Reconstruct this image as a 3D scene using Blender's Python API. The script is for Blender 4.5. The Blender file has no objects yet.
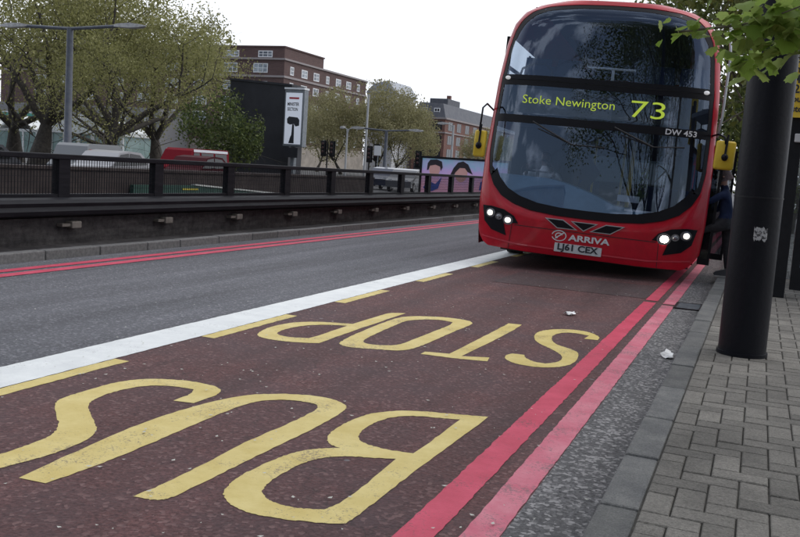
import bpy, bmesh, math, random
from mathutils import Vector, Matrix
R = math.radians
rnd = random.Random(7)
sc = bpy.context.scene
col = sc.collection

# ------------------------------------------------------------------ camera
F_PX, CAM_H, ROLL = 890.0, 1.48, 0.066          # focal length in pixels of an 800 px wide frame
yv = Vector((362.0, 77.5, F_PX)).normalized()    # road direction seen by the camera (right, up, forward)
zv = Vector((ROLL, 1.0, -(ROLL * 362.0 + 77.5) / F_PX)).normalized()
xv = yv.cross(zv)
if xv.x < 0: xv = -xv
cam = bpy.data.cameras.new('camera'); camo = bpy.data.objects.new('camera', cam); col.objects.link(camo)
right = Vector((xv.x, yv.x, zv.x)); up = Vector((xv.y, yv.y, zv.y)); fwd = Vector((xv.z, yv.z, zv.z))
m = Matrix((right, up, -fwd)).transposed().to_4x4(); m.translation = (0, 0, CAM_H)
camo.matrix_world = m
cam.sensor_fit = 'HORIZONTAL'; cam.sensor_width = 36; cam.lens = F_PX / 800 * 36
cam.clip_start = 0.05; cam.clip_end = 3000
sc.camera = camo

# ------------------------------------------------------------------ sky and sun (bright overcast)
SUN_EL, SUN_AZ = R(52), R(65)
world = bpy.data.worlds.new('World'); sc.world = world; world.use_nodes = True
wn = world.node_tree.nodes; wl = world.node_tree.links
for n in list(wn): wn.remove(n)
wo = wn.new('ShaderNodeOutputWorld'); bg = wn.new('ShaderNodeBackground')
sky = wn.new('ShaderNodeTexSky'); sky.sky_type = 'NISHITA'; sky.sun_disc = False
sky.sun_elevation = SUN_EL; sky.sun_rotation = SUN_AZ; sky.dust_density = 4; sky.air_density = 1.0
wt = wn.new('ShaderNodeTexCoord'); wm = wn.new('ShaderNodeMapping'); wm.inputs['Scale'].default_value = (1.2, 1.2, 3.0)
wz = wn.new('ShaderNodeTexNoise'); wz.inputs['Scale'].default_value = 1.6; wz.inputs['Detail'].default_value = 5
wr = wn.new('ShaderNodeValToRGB')
wr.color_ramp.elements[0].position = 0.3; wr.color_ramp.elements[0].color = (8.6, 9.2, 10.4, 1)
wr.color_ramp.elements[1].position = 0.7; wr.color_ramp.elements[1].color = (12.2, 12.3, 12.6, 1)
wx = wn.new('ShaderNodeMixRGB')
# cloud cover: unbroken ahead and overhead, breaking up into clouds and blue gaps low in the sky behind the camera
ws = wn.new('ShaderNodeSeparateXYZ'); wl.new(wt.outputs['Generated'], ws.inputs[0])
wc = wn.new('ShaderNodeTexNoise'); wc.inputs['Scale'].default_value = 3.4; wc.inputs['Detail'].default_value = 6; wc.inputs['Roughness'].default_value = .55; wl.new(wm.outputs[0], wc.inputs['Vector'])
wg = wn.new('ShaderNodeValToRGB'); wg.color_ramp.elements[0].position = .52; wg.color_ramp.elements[1].position = .61; wl.new(wc.outputs['Fac'], wg.inputs['Fac'])
wy = wn.new('ShaderNodeMapRange'); wy.inputs['From Min'].default_value = -.55; wy.inputs['From Max'].default_value = -.15; wl.new(ws.outputs['Y'], wy.inputs['Value'])
wh = wn.new('ShaderNodeMath'); wh.operation = 'MAXIMUM'; wl.new(wy.outputs[0], wh.inputs[0]); wl.new(wg.outputs[0], wh.inputs[1])
wk = wn.new('ShaderNodeMath'); wk.operation = 'MULTIPLY_ADD'; wk.inputs[1].default_value = .80; wk.inputs[2].default_value = .12; wl.new(wh.outputs[0], wk.inputs[0]); wl.new(wk.outputs[0], wx.inputs['Fac'])
wl.new(wt.outputs['Generated'], wm.inputs['Vector']); wl.new(wm.outputs[0], wz.inputs['Vector'])
wl.new(wz.outputs['Fac'], wr.inputs['Fac']); wl.new(sky.outputs[0], wx.inputs['Color1']); wl.new(wr.outputs[0], wx.inputs['Color2'])
wl.new(wx.outputs[0], bg.inputs['Color']); bg.inputs['Strength'].default_value = 0.1; wl.new(bg.outputs[0], wo.inputs['Surface'])
sl = bpy.data.lights.new('sun', 'SUN'); sl.energy = 0.8; sl.angle = R(50); sl.color = (1, 0.96, 0.9)
so = bpy.data.objects.new('sun', sl); col.objects.link(so)
sd = Vector((math.sin(SUN_AZ) * math.cos(SUN_EL), math.cos(SUN_AZ) * math.cos(SUN_EL), math.sin(SUN_EL)))
so.rotation_euler = sd.to_track_quat('Z', 'Y').to_euler()
sc.view_settings.view_transform = 'Standard'; sc.view_settings.look = 'None'
sc.view_settings.exposure = 0.22; sc.view_settings.gamma = 1
sc.view_settings.use_curve_mapping = False
sc.render.engine = 'CYCLES'; sc.cycles.max_bounces = 8; sc.cycles.transparent_max_bounces = 16
sc.cycles.use_denoising = True

# ------------------------------------------------------------------ helpers
def tag(o, label=None, cat=None, group=None, kind=None):
    if label: o['label'] = label
    if cat: o['category'] = cat
    if group: o['group'] = group
    if kind: o['kind'] = kind
    return o

class MB:
    def __init__(s): s.v = []; s.f = []; s.m = []; s.mi = 0
    def face(s, pts):
        n = len(s.v); s.v += [tuple(p) for p in pts]; s.f.append(tuple(range(n, n + len(pts)))); s.m.append(s.mi)
    def mesh(s, vs, fs):
        n = len(s.v); s.v += [tuple(p) for p in vs]
        for f in fs: s.f.append(tuple(i + n for i in f)); s.m.append(s.mi)
        return s
    def box(s, a, b, bev=0.0):
        x0, y0, z0 = a; x1, y1, z1 = b
        if x0 > x1: x0, x1 = x1, x0
        if y0 > y1: y0, y1 = y1, y0
        if z0 > z1: z0, z1 = z1, z0
        if bev <= 0:
            v = [(x, y, z) for z in (z0, z1) for y in (y0, y1) for x in (x0, x1)]
            s.mesh(v, [(0, 2, 3, 1), (4, 5, 7, 6), (0, 1, 5, 4), (2, 6, 7, 3), (0, 4, 6, 2), (1, 3, 7, 5)])
            return s
        bm = bmesh.new(); bmesh.ops.create_cube(bm, size=1)
        for q in bm.verts: q.co = Vector((x0 + (q.co.x + .5) * (x1 - x0), y0 + (q.co.y + .5) * (y1 - y0), z0 + (q.co.z + .5) * (z1 - z0)))
        bmesh.ops.bevel(bm, geom=bm.edges[:], offset=bev, segments=2, affect='EDGES', profile=.5)
        s.frombm(bm); return s
    def frombm(s, bm):
        bm.verts.index_update()
        s.mesh([q.co[:] for q in bm.verts], [[q.index for q in f.verts] for f in bm.faces]); bm.free()
    def tube(s, pts, rad, seg=10, caps=True):
        pts = [Vector(p) for p in pts]
        if not isinstance(rad, (list, tuple)): rad = [rad] * len(pts)
        n0 = len(s.v); prev = None
        for i, p in enumerate(pts):
            d = (pts[min(i + 1, len(pts) - 1)] - pts[max(i - 1, 0)]).normalized()
            if prev is None:
                a = d.orthogonal().normalized()
            else:
                a = (prev - d * prev.dot(d))
                a = a.normalized() if a.length > 1e-6 else d.orthogonal().normalized()
            prev = a; b = d.cross(a)
            for k in range(seg):
                t = 2 * math.pi * k / seg
                s.v.append(tuple(p + (a * math.cos(t) + b * math.sin(t)) * rad[i]))
        for i in range(len(pts) - 1):
            for k in range(seg):
                k2 = (k + 1) % seg
                s.f.append((n0 + i * seg + k, n0 + i * seg + k2, n0 + (i + 1) * seg + k2, n0 + (i + 1) * seg + k)); s.m.append(s.mi)
        if caps:
            s.f.append(tuple(n0 + k for k in reversed(range(seg)))); s.m.append(s.mi)
            e = n0 + (len(pts) - 1) * seg
            s.f.append(tuple(e + k for k in range(seg))); s.m.append(s.mi)
        return s
    def prism(s, pts, d, axis='y'):
        # extrude 2-D outline (x,z) along y by d = (y0,y1); or (x,y) along z; or (y,z) along x
        n = len(pts)
        def P(p, t): return {'y': (p[0], t, p[1]), 'z': (p[0], p[1], t), 'x': (t, p[0], p[1])}[axis]
        vs = [P(p, d[0]) for p in pts] + [P(p, d[1]) for p in pts]
        s.mesh(vs, [tuple(range(n)), tuple(reversed(range(n, 2 * n)))] + [(i, (i + 1) % n, (i + 1) % n + n, i + n) for i in range(n)])
        return s
    def sphere(s, c, r, seg=12, rings=8):
        bm = bmesh.new(); bmesh.ops.create_uvsphere(bm, u_segments=seg, v_segments=rings, radius=1)
        for q in bm.verts: q.co = Vector((c[0] + q.co.x * r[0], c[1] + q.co.y * r[1], c[2] + q.co.z * r[2]))
        s.frombm(bm); return s
    def build(s, name, mat, parent=None, smooth=False, fixn=True, sharp=None):
        me = bpy.data.meshes.new(name); me.from_pydata(s.v, [], s.f)
        mats = mat if isinstance(mat, (list, tuple)) else [mat]
        for q in mats: me.materials.append(q)
        if len(mats) > 1: me.polygons.foreach_set('material_index', s.m)
        if fixn:
            bm = bmesh.new(); bm.from_mesh(me); bmesh.ops.remove_doubles(bm, verts=bm.verts[:], dist=1e-5)
            bmesh.ops.recalc_face_normals(bm, faces=bm.faces[:]); bm.to_mesh(me); bm.free()
        if smooth:
            me.polygons.foreach_set('use_smooth', [True] * len(me.polygons))
            if sharp: me.set_sharp_from_angle(angle=R(sharp))
        me.update()
        o = bpy.data.objects.new(name, me); col.objects.link(o)
        if parent: o.parent = parent
        return o

def thing(name, label, cat, loc=(0, 0, 0), rz=0, group=None):
    o = bpy.data.objects.new(name, None); col.objects.link(o); o.location = loc; o.rotation_euler = (0, 0, rz)
    o.empty_display_size = .2
    return tag(o, label, cat, group)

def copy_tree(o, parent=None):
    c = o.copy(); col.objects.link(c)
    if parent: c.parent = parent
    for ch in list(o.children): copy_tree(ch, c)
    return c

def place(src, first, loc, rz, label, scale=1):
    o = src if first else copy_tree(src)
    o.location = loc; o.rotation_euler = (0, 0, rz); o.scale = (scale,) * 3; o['label'] = label
    return o

# ------------------------------------------------------------------ materials
def mat(name, c, rough=.6, metal=0, spec=.5, noise=None, bump=None, island=0, coat=0, emit=None, grain=None):
    """noise=(scale, colour2, contrast lo, hi [, stretch]); bump=(scale, strength)"""
    m = bpy.data.materials.new(name); m.use_nodes = True
    nt = m.node_tree; b = nt.nodes['Principled BSDF']; L = nt.links
    b.inputs['Base Color'].default_value = (*c, 1); b.inputs['Roughness'].default_value = rough
    b.inputs['Metallic'].default_value = metal; b.inputs['Specular IOR Level'].default_value = spec
    b.inputs['Coat Weight'].default_value = coat; b.inputs['Coat Roughness'].default_value = .06
    tc = nt.nodes.new('ShaderNodeTexCoord'); out = None
    if noise:
        n = nt.nodes.new('ShaderNodeTexNoise'); n.inputs['Scale'].default_value = noise[0]; n.inputs['Detail'].default_value = 6
        n.inputs['Roughness'].default_value = .65
        if len(noise) > 4:
            mp = nt.nodes.new('ShaderNodeMapping'); mp.inputs['Scale'].default_value = noise[4]
            L.new(tc.outputs['Object'], mp.inputs[0]); L.new(mp.outputs[0], n.inputs['Vector'])
        else: L.new(tc.outputs['Object'], n.inputs['Vector'])
        r = nt.nodes.new('ShaderNodeValToRGB'); r.color_ramp.elements[0].position = noise[2]; r.color_ramp.elements[1].position = noise[3]
        r.color_ramp.elements[0].color = (*c, 1); r.color_ramp.elements[1].color = (*noise[1], 1)
        L.new(n.outputs['Fac'], r.inputs['Fac']); out = r.outputs[0]
    if island:
        g = nt.nodes.new('ShaderNodeNewGeometry'); hs = nt.nodes.new('ShaderNodeHueSaturation')
        mr = nt.nodes.new('ShaderNodeMapRange'); mr.inputs['To Min'].default_value = 1 - island; mr.inputs['To Max'].default_value = 1 + island
        L.new(g.outputs['Random Per Island'], mr.inputs['Value']); L.new(mr.outputs[0], hs.inputs['Value'])
        if out: L.new(out, hs.inputs['Color'])
        else: hs.inputs['Color'].default_value = (*c, 1)
        out = hs.outputs[0]
    if grain:
        g2 = nt.nodes.new('ShaderNodeTexNoise'); g2.inputs['Scale'].default_value = grain[0]; g2.inputs['Detail'].default_value = 5; g2.inputs['Roughness'].default_value = .8; L.new(tc.outputs['Object'], g2.inputs['Vector'])
        m2 = nt.nodes.new('ShaderNodeMapRange'); m2.inputs['From Min'].default_value = .35; m2.inputs['From Max'].default_value = .65; m2.inputs['To Min'].default_value = 1 - grain[1]; m2.inputs['To Max'].default_value = 1 + grain[1]
        L.new(g2.outputs['Fac'], m2.inputs['Value']); h2 = nt.nodes.new('ShaderNodeHueSaturation'); L.new(m2.outputs[0], h2.inputs['Value'])
        if out: L.new(out, h2.inputs['Color'])
        else: h2.inputs['Color'].default_value = (*c, 1)
        out = h2.outputs[0]
    if out: L.new(out, b.inputs['Base Color'])
    if bump:
        n2 = nt.nodes.new('ShaderNodeTexNoise'); n2.inputs['Scale'].default_value = bump[0]; n2.inputs['Detail'].default_value = 4
        L.new(tc.outputs['Object'], n2.inputs['Vector'])
        bp = nt.nodes.new('ShaderNodeBump'); bp.inputs['Strength'].default_value = bump[1]; bp.inputs['Distance'].default_value = .01
        L.new(n2.outputs['Fac'], bp.inputs['Height']); L.new(bp.outputs[0], b.inputs['Normal'])
    if emit:
        b.inputs['Emission Color'].default_value = (*emit[0], 1); b.inputs['Emission Strength'].default_value = emit[1]
    return m

def road_mat(name, c1, c2, patch, stone, stone_amt=.62, spots=True):
    """asphalt: mineral grains, pale chippings, patches of wear, small gum spots"""
    m = bpy.data.materials.new(name); m.use_nodes = True; nt = m.node_tree; N = nt.nodes; L = nt.links; b = N['Principled BSDF']
    tc = N.new('ShaderNodeTexCoord')
    def noise(sc_, det=4, rg=.6):
        n = N.new('ShaderNodeTexNoise'); n.inputs['Scale'].default_value = sc_; n.inputs['Detail'].default_value = det; n.inputs['Roughness'].default_value = rg
        L.new(tc.outputs['Object'], n.inputs['Vector']); return n.outputs['Fac']
    def ramp(src, p0, p1, a, bb):
        r = N.new('ShaderNodeValToRGB'); r.color_ramp.elements[0].position = p0; r.color_ramp.elements[1].position = p1
        r.color_ramp.elements[0].color = (*a, 1); r.color_ramp.elements[1].color = (*bb, 1); L.new(src, r.inputs['Fac']); return r.outputs[0]
    def mix(f, a, bb):
        x = N.new('ShaderNodeMixRGB')
        L.new(f, x.inputs['Fac'])
        for s_, q in (('Color1', a), ('Color2', bb)):
            if isinstance(q, tuple): x.inputs[s_].default_value = (*q, 1)
            else: L.new(q, x.inputs[s_])
        return x.outputs[0]
    base = ramp(noise(48, 5, .85), .38, .62, c1, c2)
    big = ramp(noise(1.1, 7, .65), .38, .68, (0, 0, 0), (.85, .85, .85))
    base = mix(big, base, patch)
    vo = N.new('ShaderNodeTexVoronoi'); vo.inputs['Scale'].default_value = 52; L.new(tc.outputs['Object'], vo.inputs['Vector'])
    sp = N.new('ShaderNodeSeparateColor'); L.new(vo.outputs['Color'], sp.inputs[0])
    st = ramp(sp.outputs[0], stone_amt, stone_amt + .25, (0, 0, 0), (.75, .75, .75))
    base = mix(st, base, stone)
    if spots:
        v2 = N.new('ShaderNodeTexVoronoi'); v2.inputs['Scale'].default_value = 1.9; L.new(tc.outputs['Object'], v2.inputs['Vector'])
        a1 = N.new('ShaderNodeMath'); a1.operation = 'MULTIPLY_ADD'; L.new(noise(9, 2), a1.inputs[0]); a1.inputs[1].default_value = .06; L.new(v2.outputs['Distance'], a1.inputs[2])
        lt = ramp(a1.outputs[0], .058, .072, (.62, .62, .62), (0, 0, 0)); base = mix(lt, base, (.20, .20, .21))
    mp = N.new('ShaderNodeMapping'); mp.inputs['Scale'].default_value = (2.2, .12, 1); L.new(tc.outputs['Object'], mp.inputs[0])
    tn = N.new('ShaderNodeTexNoise'); tn.inputs['Scale'].default_value = 1.0; tn.inputs['Detail'].default_value = 7; tn.inputs['Roughness'].default_value = .6; L.new(mp.outputs[0], tn.inputs['Vector'])
    tm = N.new('ShaderNodeMapRange'); tm.inputs['From Min'].default_value = .3; tm.inputs['From Max'].default_value = .7; tm.inputs['To Min'].default_value = .68; tm.inputs['To Max'].default_value = 1.24; L.new(tn.outputs['Fac'], tm.inputs['Value'])
    hs = N.new('ShaderNodeHueSaturation'); L.new(tm.outputs[0], hs.inputs['Value']); L.new(base, hs.inputs['Color']); base = hs.outputs[0]
    cv = N.new('ShaderNodeTexVoronoi'); cv.feature = 'DISTANCE_TO_EDGE'; cv.inputs['Scale'].default_value = .32
    cw_ = N.new('ShaderNodeVectorMath'); cw_.operation = 'ADD'; cn = N.new('ShaderNodeTexNoise'); cn.inputs['Scale'].default_value = 2.5; cn.inputs['Detail'].default_value = 6; L.new(tc.outputs['Object'], cn.inputs['Vector'])
    L.new(tc.outputs['Object'], cw_.inputs[0]); L.new(cn.outputs['Color'], cw_.inputs[1]); L.new(cw_.outputs[0], cv.inputs['Vector'])
    ck = ramp(cv.outputs['Distance'], .0012, .0035, (.45, .45, .45), (0, 0, 0)); base = mix(ck, base, (.02, .018, .018))
    L.new(base, b.inputs['Base Color']); b.inputs['Roughness'].default_value = .82; b.inputs['Specular IOR Level'].default_value = .35
    bp = N.new('ShaderNodeBump'); bp.inputs['Strength'].default_value = .6; bp.inputs['Distance'].default_value = .006
    ad = N.new('ShaderNodeMath'); ad.operation = 'ADD'; L.new(noise(70, 3), ad.inputs[0]); L.new(vo.outputs['Distance'], ad.inputs[1])
    L.new(ad.outputs[0], bp.inputs['Height']); L.new(bp.outputs[0], b.inputs['Normal'])
    return m

def paint_mat(name, c, c2, under, wear=.62, rough=.6):
    """road paint, worn through to the surface below in small chips"""
    m = bpy.data.materials.new(name); m.use_nodes = True; nt = m.node_tree; N = nt.nodes; L = nt.links; b = N['Principled BSDF']
    tc = N.new('ShaderNodeTexCoord')
    def noise(sc_, det=4, rg=.6):
        n = N.new('ShaderNodeTexNoise'); n.inputs['Scale'].default_value = sc_; n.inputs['Detail'].default_value = det; n.inputs['Roughness'].default_value = rg
        L.new(tc.outputs['Object'], n.inputs['Vector']); return n.outputs['Fac']
    r = N.new('ShaderNodeValToRGB'); r.color_ramp.elements[0].position = .35; r.color_ramp.elements[1].position = .7
    r.color_ramp.elements[0].color = (*c, 1); r.color_ramp.elements[1].color = (*c2, 1); L.new(noise(3.5, 6, .7), r.inputs['Fac'])
    a = N.new('ShaderNodeMath'); a.operation = 'MULTIPLY_ADD'; L.new(noise(70, 3, .8), a.inputs[0]); a.inputs[1].default_value = .55
    q = N.new('ShaderNodeMath'); q.operation = 'MULTIPLY'; q.inputs[1].default_value = .45; L.new(noise(2.2, 5, .7), q.inputs[0]); L.new(q.outputs[0], a.inputs[2])
    w = N.new('ShaderNodeValToRGB'); w.color_ramp.elements[0].position = wear - .06; w.color_ramp.elements[1].position = wear
    w.color_ramp.elements[0].color = (0, 0, 0, 1); w.color_ramp.elements[1].color = (.8, .8, .8, 1); L.new(a.outputs[0], w.inputs['Fac'])
    x = N.new('ShaderNodeMixRGB'); L.new(w.outputs[0], x.inputs['Fac']); L.new(r.outputs[0], x.inputs['Color1']); x.inputs['Color2'].default_value = (*under, 1)
    L.new(x.outputs[0], b.inputs['Base Color']); b.inputs['Roughness'].default_value = rough
    bp = N.new('ShaderNodeBump'); bp.inputs['Strength'].default_value = .4; bp.inputs['Distance'].default_value = .004
    L.new(noise(100, 2), bp.inputs['Height']); L.new(bp.outputs[0], b.inputs['Normal'])
    return m

def glass_mat(name, tint, ior=1.6, rough=.01, body=(.01, .012, .015), solid=0.0, refl=(1, 1, 1)):
    m = bpy.data.materials.new(name); m.use_nodes = True; nt = m.node_tree; N = nt.nodes; L = nt.links
    N.remove(N['Principled BSDF']); out = N['Material Output']
    t = N.new('ShaderNodeBsdfTransparent'); t.inputs[0].default_value = (*tint, 1)
    d = N.new('ShaderNodeBsdfDiffuse'); d.inputs[0].default_value = (*body, 1)
    m0 = N.new('ShaderNodeMixShader'); m0.inputs[0].default_value = solid; L.new(t.outputs[0], m0.inputs[1]); L.new(d.outputs[0], m0.inputs[2])
    g = N.new('ShaderNodeBsdfGlossy'); g.inputs['Roughness'].default_value = rough
    fr = N.new('ShaderNodeFresnel'); ge = N.new('ShaderNodeNewGeometry'); mr = N.new('ShaderNodeMapRange')
    mr.inputs['To Min'].default_value = ior; mr.inputs['To Max'].default_value = 1 / ior      # same reflectance from both sides of the pane
    L.new(ge.outputs['Backfacing'], mr.inputs['Value']); L.new(mr.outputs[0], fr.inputs['IOR']); g.inputs[0].default_value = (*refl, 1)
    mx = N.new('ShaderNodeMixShader'); L.new(fr.outputs[0], mx.inputs[0]); L.new(m0.outputs[0], mx.inputs[1]); L.new(g.outputs[0], mx.inputs[2])
    L.new(mx.outputs[0], out.inputs['Surface']); return m

def leaf_mat(name, c, c2, island=.45, transl=.35):
    m = bpy.data.materials.new(name); m.use_nodes = True; nt = m.node_tree; N = nt.nodes; L = nt.links
    b = N['Principled BSDF']; out = N['Material Output']; b.inputs['Roughness'].default_value = .55; b.inputs['Specular IOR Level'].default_value = .3
    g = N.new('ShaderNodeNewGeometry'); r = N.new('ShaderNodeValToRGB')
    r.color_ramp.elements[0].color = (*c, 1); r.color_ramp.elements[1].color = (*c2, 1)
    L.new(g.outputs['Random Per Island'], r.inputs[0])
    tc = N.new('ShaderNodeTexCoord'); n = N.new('ShaderNodeTexNoise'); n.inputs['Scale'].default_value = .7; L.new(tc.outputs['Object'], n.inputs['Vector'])
    mr = N.new('ShaderNodeMapRange'); mr.inputs['From Min'].default_value = .3; mr.inputs['From Max'].default_value = .7
    mr.inputs['To Min'].default_value = 1 - island; mr.inputs['To Max'].default_value = 1 + island; L.new(n.outputs['Fac'], mr.inputs['Value'])
    hs = N.new('ShaderNodeHueSaturation'); L.new(mr.outputs[0], hs.inputs['Value']); L.new(r.outputs[0], hs.inputs['Color'])
    L.new(hs.outputs[0], b.inputs['Base Color'])
    tr = N.new('ShaderNodeBsdfTranslucent'); L.new(hs.outputs[0], tr.inputs[0])
    mx = N.new('ShaderNodeMixShader'); mx.inputs[0].default_value = transl; L.new(b.outputs[0], mx.inputs[1]); L.new(tr.outputs[0], mx.inputs[2])
    L.new(mx.outputs[0], out.inputs['Surface']); return m

def brick_mat(name, c1, c2, mortar, sx=1):
    m = bpy.data.materials.new(name); m.use_nodes = True; nt = m.node_tree; N = nt.nodes; L = nt.links; b = N['Principled BSDF']
    tc = N.new('ShaderNodeTexCoord'); sp = N.new('ShaderNodeSeparateXYZ'); L.new(tc.outputs['Object'], sp.inputs[0])
    ad = N.new('ShaderNodeMath'); ad.operation = 'ADD'; L.new(sp.outputs[0], ad.inputs[0]); L.new(sp.outputs[1], ad.inputs[1])
    cb = N.new('ShaderNodeCombineXYZ'); L.new(ad.outputs[0], cb.inputs[0]); L.new(sp.outputs[2], cb.inputs[1])
    br = N.new('ShaderNodeTexBrick'); br.inputs['Scale'].default_value = 1; br.inputs['Brick Width'].default_value = .24 * sx; br.inputs['Row Height'].default_value = .08 * sx
    br.inputs['Mortar Size'].default_value = .008 * sx; br.inputs['Color1'].default_value = (*c1, 1); br.inputs['Color2'].default_value = (*c2, 1); br.inputs['Mortar'].default_value = (*mortar, 1)
    L.new(cb.outputs[0], br.inputs['Vector'])
    n = N.new('ShaderNodeTexNoise'); n.inputs['Scale'].default_value = .35; n.inputs['Detail'].default_value = 6; L.new(tc.outputs['Object'], n.inputs['Vector'])
    mr = N.new('ShaderNodeMapRange'); mr.inputs['To Min'].default_value = .75; mr.inputs['To Max'].default_value = 1.25; L.new(n.outputs['Fac'], mr.inputs['Value'])
    hs = N.new('ShaderNodeHueSaturation'); L.new(mr.outputs[0], hs.inputs['Value']); L.new(br.outputs[0], hs.inputs['Color'])
    L.new(hs.outputs[0], b.inputs['Base Color']); b.inputs['Roughness'].default_value = .85
    return m

M = {}
M['asphalt'] = road_mat('asphalt', (.045, .046, .055), (.155, .156, .172), (.10, .10, .112), (.23, .23, .25), .74)
M['gutter'] = road_mat('gutter_asphalt', (.022, .022, .024), (.17, .165, .17), (.075, .073, .075), (.32, .31, .31), .66, False)
M['patchasphalt'] = road_mat('patch_asphalt', (.042, .024, .025), (.105, .06, .058), (.06, .045, .048), (.12, .085, .085), .76, False)
M['lane'] = road_mat('bus_lane_surface', (.045, .018, .019), (.155, .068, .064), (.075, .048, .052), (.20, .12, .115), .80)
M['farroad'] = mat('far_asphalt', (.05, .05, .055), .85, noise=(1.5, (.09, .09, .095), .35, .7))
M['ground'] = mat('ground_soil', (.09, .09, .085), .9, noise=(.4, (.13, .13, .12), .35, .7))
M['yellow'] = paint_mat('yellow_paint', (.56, .43, .12), (.68, .56, .22), (.16, .11, .08), .62)
M['white'] = paint_mat('white_paint', (.64, .66, .66), (.78, .8, .79), (.25, .25, .26), .64)
M['redline'] = paint_mat('red_line_paint', (.46, .028, .07), (.60, .06, .12), (.10, .045, .055), .62)
M['redline2'] = paint_mat('worn_red_line_paint', (.52, .09, .15), (.62, .22, .27), (.16, .10, .11), .585)
M['paver'] = mat('concrete_pavers', (.10, .093, .083), .88, noise=(1.7, (.19, .178, .158), .33, .7), bump=(90, .7), island=.22, grain=(85, .4))
M['joint'] = mat('paver_joints', (.05, .047, .042), .95, noise=(30, (.09, .085, .075), .4, .7))
M['kerb'] = mat('granite_kerb', (.078, .079, .080), .8, noise=(5, (.13, .13, .125), .38, .65), bump=(90, .5), island=.3, grain=(110, .4))
M['kerbfar'] = mat('far_kerb', (.10, .098, .10), .8, noise=(20, (.16, .158, .155), .4, .65), island=.2)
M['conc'] = mat('dark_concrete', (.032, .030, .032), .88, spec=.1, grain=(7, .35), noise=(3, (.07, .066, .066), .35, .7, (.4, .4, 3)), bump=(40, .3))
M['stone'] = mat('pale_stone', (.11, .10, .09), .8, noise=(12, (.17, .155, .14), .35, .7))
M['rail'] = mat('dark_painted_rail', (.009, .009, .012), .55, spec=.12, noise=(5, (.018, .018, .022), .4, .7, (3, .4, 3)))
M['black'] = mat('black_painted_steel', (.006, .0065, .009), .4, spec=.25, noise=(6, (.012, .0125, .016), .35, .75), bump=(25, .12))
M['blackcol'] = mat('black_column_paint', (.005, .0055, .009), .42, spec=.16, noise=(4, (.011, .0115, .016), .35, .75, (1, 1, .3)), bump=(30, .2))
M['wallbrown'] = mat('underpass_wall_tiles', (.035, .028, .028), .8, spec=.2, noise=(2, (.062, .05, .048), .35, .7))
M['steelgrey'] = mat('grey_steel', (.16, .18, .2), .45, metal=.3, noise=(8, (.22, .24, .26), .4, .6))
M['lampblue'] = mat('blue_grey_lamp_paint', (.06, .07, .095), .5, noise=(4, (.09, .10, .12), .4, .6))
M['lamphead'] = mat('lamp_head_grey', (.28, .28, .28), .5, noise=(6, (.4, .4, .4), .4, .6))
M['bark'] = mat('dark_bark', (.035, .03, .026), .9, noise=(6, (.07, .06, .05), .4, .65), bump=(20, .6))
M['barkpale'] = mat('plane_bark', (.09, .078, .06), .9, noise=(5, (.17, .15, .115), .45, .6), bump=(20, .6))
M['leafolive'] = leaf_mat('olive_leaves', (.17, .175, .055), (.34, .33, .15), .38, .55)
M['leafdark'] = leaf_mat('dark_leaves', (.03, .05, .018), (.13, .16, .045))
M['leafpale'] = leaf_mat('pale_spring_leaves', (.20, .19, .09), (.31, .285, .155), .3, .45)
M['leafbright'] = leaf_mat('bright_plane_leaves', (.17, .27, .04), (.38, .47, .15), .3, .5)
M['leafstreet'] = leaf_mat('street_tree_leaves', (.06, .085, .02), (.19, .21, .05))

# ------------------------------------------------------------------ setting: ground, roads, markings
def struct(name, mb, m, **k):
    o = mb.build(name, m, **k); o['kind'] = 'structure'; return o
def sheet(x0, x1, y0, y1, z, mb=None):
    mb = mb or MB(); mb.face([(x0, y0, z), (x1, y0, z), (x1, y1, z), (x0, y1, z)]); return mb
UX0, UX1, UY0, UY1 = -17.6, -9.32, -45.0, 40.0         # the sunken underpass cut
g = MB()
sheet(-900, UX0 - .3, -900, 1500, -.012, g); sheet(UX1, 900, -900, 1500, -.012, g)
sheet(UX0 - .3, UX1, -900, UY0, -.012, g); sheet(UX0 - .3, UX1, UY1 + .3, 1500, -.012, g)
struct('ground', g, M['ground'])
struct('road', sheet(-8.4, -.5, -60, 300, 0), M['asphalt'])
struct('bus_lane', sheet(-4.13, -.84, -60, 60, .004), M['lane'])
struct('gutter', sheet(-.845, -.5, -60, 300, .0045), M['gutter'])
struct('road_patch', sheet(-3.3, -1.24, 11.75, 13.3, .0075), M['patchasphalt'])
struct('opposite_road', sheet(-27.0, UX0 - .3, -60, 300, -.004), M['farroad'])
struct('underpass_road', sheet(UX0, UX1, UY0, UY1, -5), M['farroad'])

def wavy(x0, x1, y0, y1, z, step=.045, amp=.0035, mb=None, seed=1):
    """a painted band with slightly ragged edges"""
    mb = mb or MB(); r = random.Random(seed); n = max(1, int((y1 - y0) / step)); a = []; b = []
    for i in range(n + 1):
        y = y0 + (y1 - y0) * i / n; a.append((x0 + r.uniform(-amp, amp), y, z)); b.append((x1 + r.uniform(-amp, amp), y, z))
    mb.mesh(a + b, [(i, n + 1 + i, n + 2 + i, i + 1) for i in range(n)]); return mb
wl_ = wavy(-4.5, -4.11, -20, 60, .008, amp=.004, seed=4); struct('white_lane_line', wl_, M['white'])
r1 = wavy(-1.23, -1.08, -20, 11.45, .0066, amp=.0045, seed=5); wavy(-1.23, -1.08, 11.62, 60, .0082, mb=r1, seed=6); struct('red_line', r1, M['redline'])
r2 = wavy(-.995, -.85, -20, 11.3, .0066, amp=.003, seed=7); wavy(-.995, -.85, 11.42, 60, .0082, mb=r2, seed=8); struct('red_line', r2, M['redline2'])
struct('red_line', wavy(-8.02, -7.86, -20, 120, .006, seed=9), M['redline']); struct('red_line', wavy(-7.75, -7.58, -20, 120, .006, seed=10), M['redline'])
yd = MB()
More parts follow.
